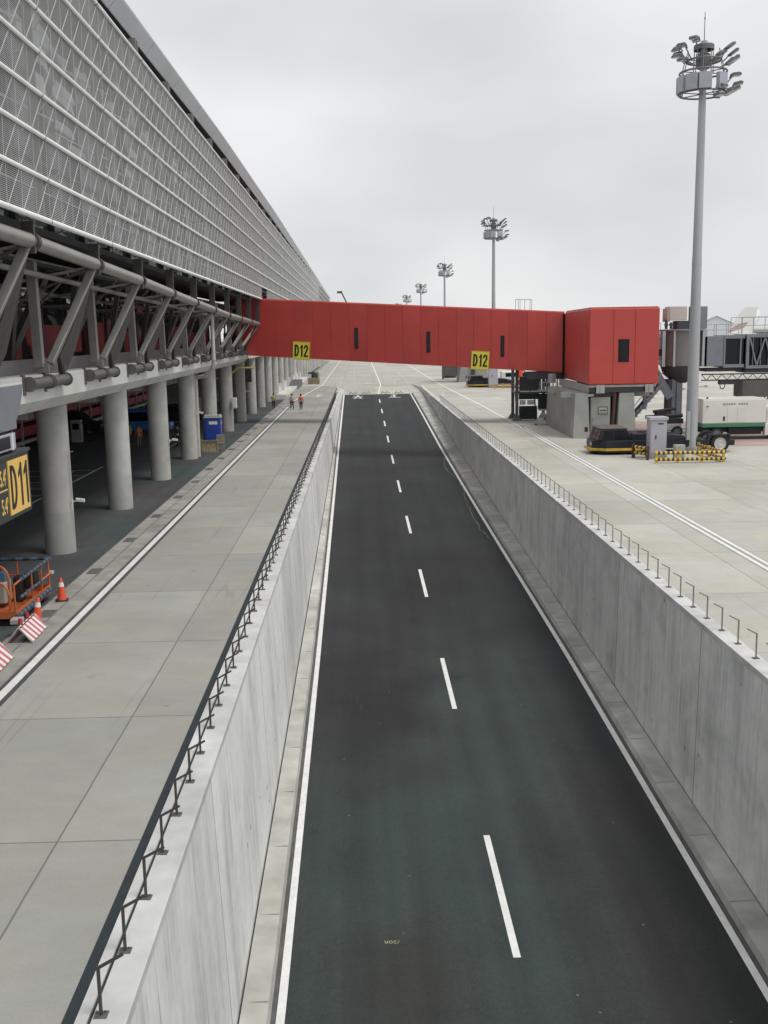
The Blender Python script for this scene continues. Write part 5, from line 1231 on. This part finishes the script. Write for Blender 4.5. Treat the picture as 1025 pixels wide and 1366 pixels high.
# vehicles under the building
def van(loc, rot, label, m, name='parked_van', cat='van', L_=4.8, H_=2.0):
    t = thing(name, label, cat, loc, rot)
    MB().prism([(0, .35), (0, 1.0), (.25, H_ - .1), (.5, H_), (L_ - 1.9, H_), (L_ - 1.1, 1.15), (L_ - .1, .95), (L_, .7), (L_, .35)], 'y', 0, 1.85).build('body', M[m], t, bevel=.08)
    MB().prism([(.35, 1.1), (.5, H_ - .2), (L_ - 2.0, H_ - .2), (L_ - 1.45, 1.15)], 'y', -.012, 1.862).build('side_window', M['win'], t)
    MB().quad((L_ - 1.82, .15, H_ - .08), (L_ - 1.82, 1.7, H_ - .08), (L_ - 1.12, 1.7, 1.22), (L_ - 1.12, .15, 1.22)).build('windscreen', M['win'], t)
    for x in (.95, L_ - .95):
        wheel(t, x, .08, .34, .22, 'rim_d'); wheel(t, x, 1.77, .34, .22, 'rim_d', s=1)
    for y in (.25, 1.6): MB().box(L_ - .04, L_ + .02, y - .15, y + .15, .75, .9).build('headlight', M['lamp_lens'], t, bevel=.01)
    return t
van((-21.4, 88, 0), R(0), 'blue van parked in shade behind the columns, standing behind two workers', 'blue_car', L_=5.2, H_=2.1)
van((-27.0, 88.6, 0), R(0), 'dark blue van parked in shade behind the nearest column', 'navy', L_=4.8, H_=2.0)
van((-19.5, 97.5, 0), R(4), 'navy van parked in shade in front of the beige car', 'navy', L_=4.6, H_=1.9)
van((-21.0, 104.5, 0), R(3), 'beige car parked in shade at the back behind the columns', 'cream', 'parked_car', 'car', 4.7, 1.6)
van((-16.6, 112, 0), R(90), 'pale car half hidden behind the far columns', 'white', 'parked_car', 'car', 4.6, 1.55)
t = thing('charging_post', 'beige charging cabinet with looped hose in the shade', 'charger', (-22.6, 82.6, 0)); MB().box(-.4, .4, -.3, .3, 0, 1.75).build('body', M['box_grey'], t, bevel=.03); MB().box(-.25, .25, -.33, -.3, 1.0, 1.5).build('screen', M['win'], t)
g = MB().ring((1.0, -.2, .5), .45, .04, 18, 6, 'y'); g.path([(.4, -.2, 1.5), (.9, -.2, 1.6), (1.0, -.2, .9)], .04); g.build('hose', M['chassis'], t)

# ------------------------------------------------------------------ people
def skin(name, verts, edges, rad, m, parent, sub=1):
    me = bpy.data.meshes.new(name); me.from_pydata(verts, edges, []); o = bpy.data.objects.new(name, me); col.objects.link(o)
    sk = o.modifiers.new('skin', 'SKIN'); sk.use_smooth_shade = True
    for i, r_ in enumerate(rad): me.skin_vertices[0].data[i].radius = (r_, r_)
    me.skin_vertices[0].data[0].use_root = True
    if sub: s = o.modifiers.new('sub', 'SUBSURF'); s.levels = sub; s.render_levels = sub
    me.materials.append(m); o.parent = parent; return o
def person(loc, rot, label, top, legs, stride=.25, hat=None, sc=.97, bag=False, armfwd=0.):
    t = thing('person', label, 'person', loc, rot); t.scale = (sc, sc, sc)
    S = stride
    V = [(0, 0, .95), (0, 0, 1.15), (0, 0, 1.38), (0, .01, 1.5), (0, .02, 1.62), (0, .02, 1.70)]
    E = [(0, 1), (1, 2), (2, 3), (3, 4), (4, 5)]; Rr = [.14, .125, .13, .055, .095, .07]
    hip = {}; 
    for s in (-1, 1):
        b = len(V)
        f = S * s
        V += [(s * .095, 0, .88), (s * .1, f * .5 + .03, .50), (s * .1, f - .04 * (f < 0), .09), (s * .11, f + .14, .04)]
        E += [(0, b), (b, b + 1), (b + 1, b + 2), (b + 2, b + 3)]; Rr += [.095, .06, .045, .038]
        a = len(V); g_ = -f * .7 + armfwd
        hx = s * .27; hz = .82 + abs(armfwd) * .6
        V += [(s * .19, 0, 1.40), (s * .25, g_ * .25 - .03, 1.13), (hx, g_ * .6, hz + .05), (hx, g_ * .6 + .02, hz - .05)]
        E += [(2, a), (a, a + 1), (a + 1, a + 2), (a + 2, a + 3)]; Rr += [.06, .045, .032, .034]
        for k, (fy_, fl) in enumerate(((-.03, .075), (-.01, .09), (.012, .085), (.03, .07))):
            c = len(V); V += [(hx, g_ * .6 + .02 + fy_, hz - .09 - fl * .4), (hx - s * .02, g_ * .6 + .025 + fy_, hz - .09 - fl)]; E += [(a + 3, c), (c, c + 1)]; Rr += [.010, .008]
        c = len(V); V += [(hx - s * .01, g_ * .6 + .07, hz - .05), (hx - s * .02, g_ * .6 + .085, hz - .09)]; E += [(a + 3, c), (c, c + 1)]; Rr += [.011, .009]
    skin('body', V, E, Rr, M['skin'], t, 1)
    TV = [(0, 0, 1.0), (0, 0, 1.16), (0, 0, 1.38), (0, .0, 1.45)]; TE = [(0, 1), (1, 2), (2, 3)]; TR = [.165, .155, .165, .085]
    for s in (-1, 1):
        b = len(TV); g_ = -S * s * .7 + armfwd
        TV += [(s * .2, 0, 1.395), (s * .255, g_ * .25 - .03, 1.12), (s * .268, g_ * .55, .95)]; TE += [(2, b), (b, b + 1), (b + 1, b + 2)]; TR += [.078, .06, .05]
    skin('jacket', TV, TE, TR, M[top], t, 1)
    PV = [(0, 0, .98)]; PE = []; PR = [.155]
    for s in (-1, 1):
        b = len(PV); f = S * s
        PV += [(s * .095, 0, .86), (s * .1, f * .5 + .03, .50), (s * .1, f - .04 * (f < 0), .1)]; PE += [(0, b), (b, b + 1), (b + 1, b + 2)]; PR += [.112, .08, .062]
    skin('trousers', PV, PE, PR, M[legs], t, 1)
    for s in (-1, 1):
        f = S * s; MB().box(s * .1 - .05, s * .1 + .05, f - .1, f + .19, 0, .085).build('shoe', M['black'], t, bevel=.03)
    h = MB().lathe([(0, .13), (.06, .115), (.1, .06), (.112, 0), (.105, -.05), (.0, -.055)], 14, (0, .0, 1.68)).build('hair' if not hat else 'cap', M[hat or 'hair'], t, smooth=True)
    MB().prism([(-.018, 1.60), (.018, 1.60), (0, 1.66)], 'y', .1, .135).build('nose', M['skin'], t)
    g = MB()
    for x in (-.035, .035): g.box(x - .013, x + .013, .1, .112, 1.645, 1.66)
    g.build('eyes', M['black'], t); MB().box(-.03, .03, .095, .112, 1.57, 1.578).build('mouth', M['lampred'], t)
    g = MB()
    for x in (-.1, .1): g.box(x - .012, x + .012, 0, .035, 1.62, 1.68)
    g.build('ear', M['skin'], t)
    if bag: tag(MB().lathe([(0, .0), (.13, .03), (.15, .2), (.06, .36), (.02, .44)], 12).build('plastic_bag', M['bag'], None, smooth=True), 'white plastic bag carried by the person with the pale shirt', 'bag').location = (loc[0] - .3, loc[1], .30)
    return t
person((-7.65, 115.3, 0), R(170), 'person in a pale shirt walking with a bag along the white line', 'shirt_w', 'trousers', .2, bag=True)
person((-6.62, 114.6, 0), R(5), 'person in an orange vest walking on the apron beside the left ramp wall', 'vest_o', 'trousers', .22)
person((-9.85, 117.2, 0), R(10), 'person in a green vest walking on dark asphalt next to a column', 'vest_g', 'trousers', .2)
person((-16.75, 78.0, 0), R(200), 'worker in an orange vest and khaki trousers standing in front of the blue van', 'vest_o', 'trousers_k', .06, sc=.92)
person((-17.65, 79.2, 0), R(100), 'worker in a green vest half hidden by a column near the blue van', 'vest_g', 'trousers', .05, sc=.95)
person((-13.85, 78.0, 0), R(60), 'person in dark clothes standing in shade between two columns', 'trousers', 'trousers', .06, sc=.9)

# ------------------------------------------------------------------ far background
t = thing('crane', 'thin crane jib rising far behind the red bridge', 'crane', (-5.0, 400, 0)); MB().tube((0, 0, 0), (0, 0, 18), .5, n=8).build('mast', M['pbb_d'], t); MB().bar((1.8, 0, 17), (-1.6, 0, 24.2), .45, .5).box(-3.2, -1.2, -.3, .3, 23.7, 24.5).build('jib', M['pbb_d'], t)
t = thing('parked_aircraft', 'distant airliner with pale tail fin and maroon swoosh at the right', 'aircraft', (92, 262, 0))
MB().lathe([(.05, 0), (.9, 3), (1.9, 9), (2.0, 34), (1.4, 38), (0, 40)], 20).build('fuselage', M['fin'], t, smooth=True).rotation_euler = (0, R(78), R(60))
kids(t)[0].location = (2, 3, 4.2)
MB().prism([(0, 6), (6.6, 6), (7.9, 13.2), (4.6, 13.2), (3.2, 11.6)], 'y', -.2, .2).build('tail_fin', M['fin'], t)
MB().prism([(.6, 7.0), (4.6, 8.2), (5.6, 9.6), (3.4, 9.2), (1.0, 7.9)], 'y', -.24, -.2).build('tail_swoosh', M['fin_r'], t)
MB().box(1.5, 6, -5, 5, 6.6, 6.8).build('tailplane', M['fin'], t); MB().box(-14, -8, -12, 14, 3.2, 3.6).build('wing', M['fin'], t)
for x, y in ((6, 2.5), (10, 5), (26, 14)): MB().box(x - .3, x + .3, y - .3, y + .3, 0, 3).build('gear_leg', M['chassis'], t)
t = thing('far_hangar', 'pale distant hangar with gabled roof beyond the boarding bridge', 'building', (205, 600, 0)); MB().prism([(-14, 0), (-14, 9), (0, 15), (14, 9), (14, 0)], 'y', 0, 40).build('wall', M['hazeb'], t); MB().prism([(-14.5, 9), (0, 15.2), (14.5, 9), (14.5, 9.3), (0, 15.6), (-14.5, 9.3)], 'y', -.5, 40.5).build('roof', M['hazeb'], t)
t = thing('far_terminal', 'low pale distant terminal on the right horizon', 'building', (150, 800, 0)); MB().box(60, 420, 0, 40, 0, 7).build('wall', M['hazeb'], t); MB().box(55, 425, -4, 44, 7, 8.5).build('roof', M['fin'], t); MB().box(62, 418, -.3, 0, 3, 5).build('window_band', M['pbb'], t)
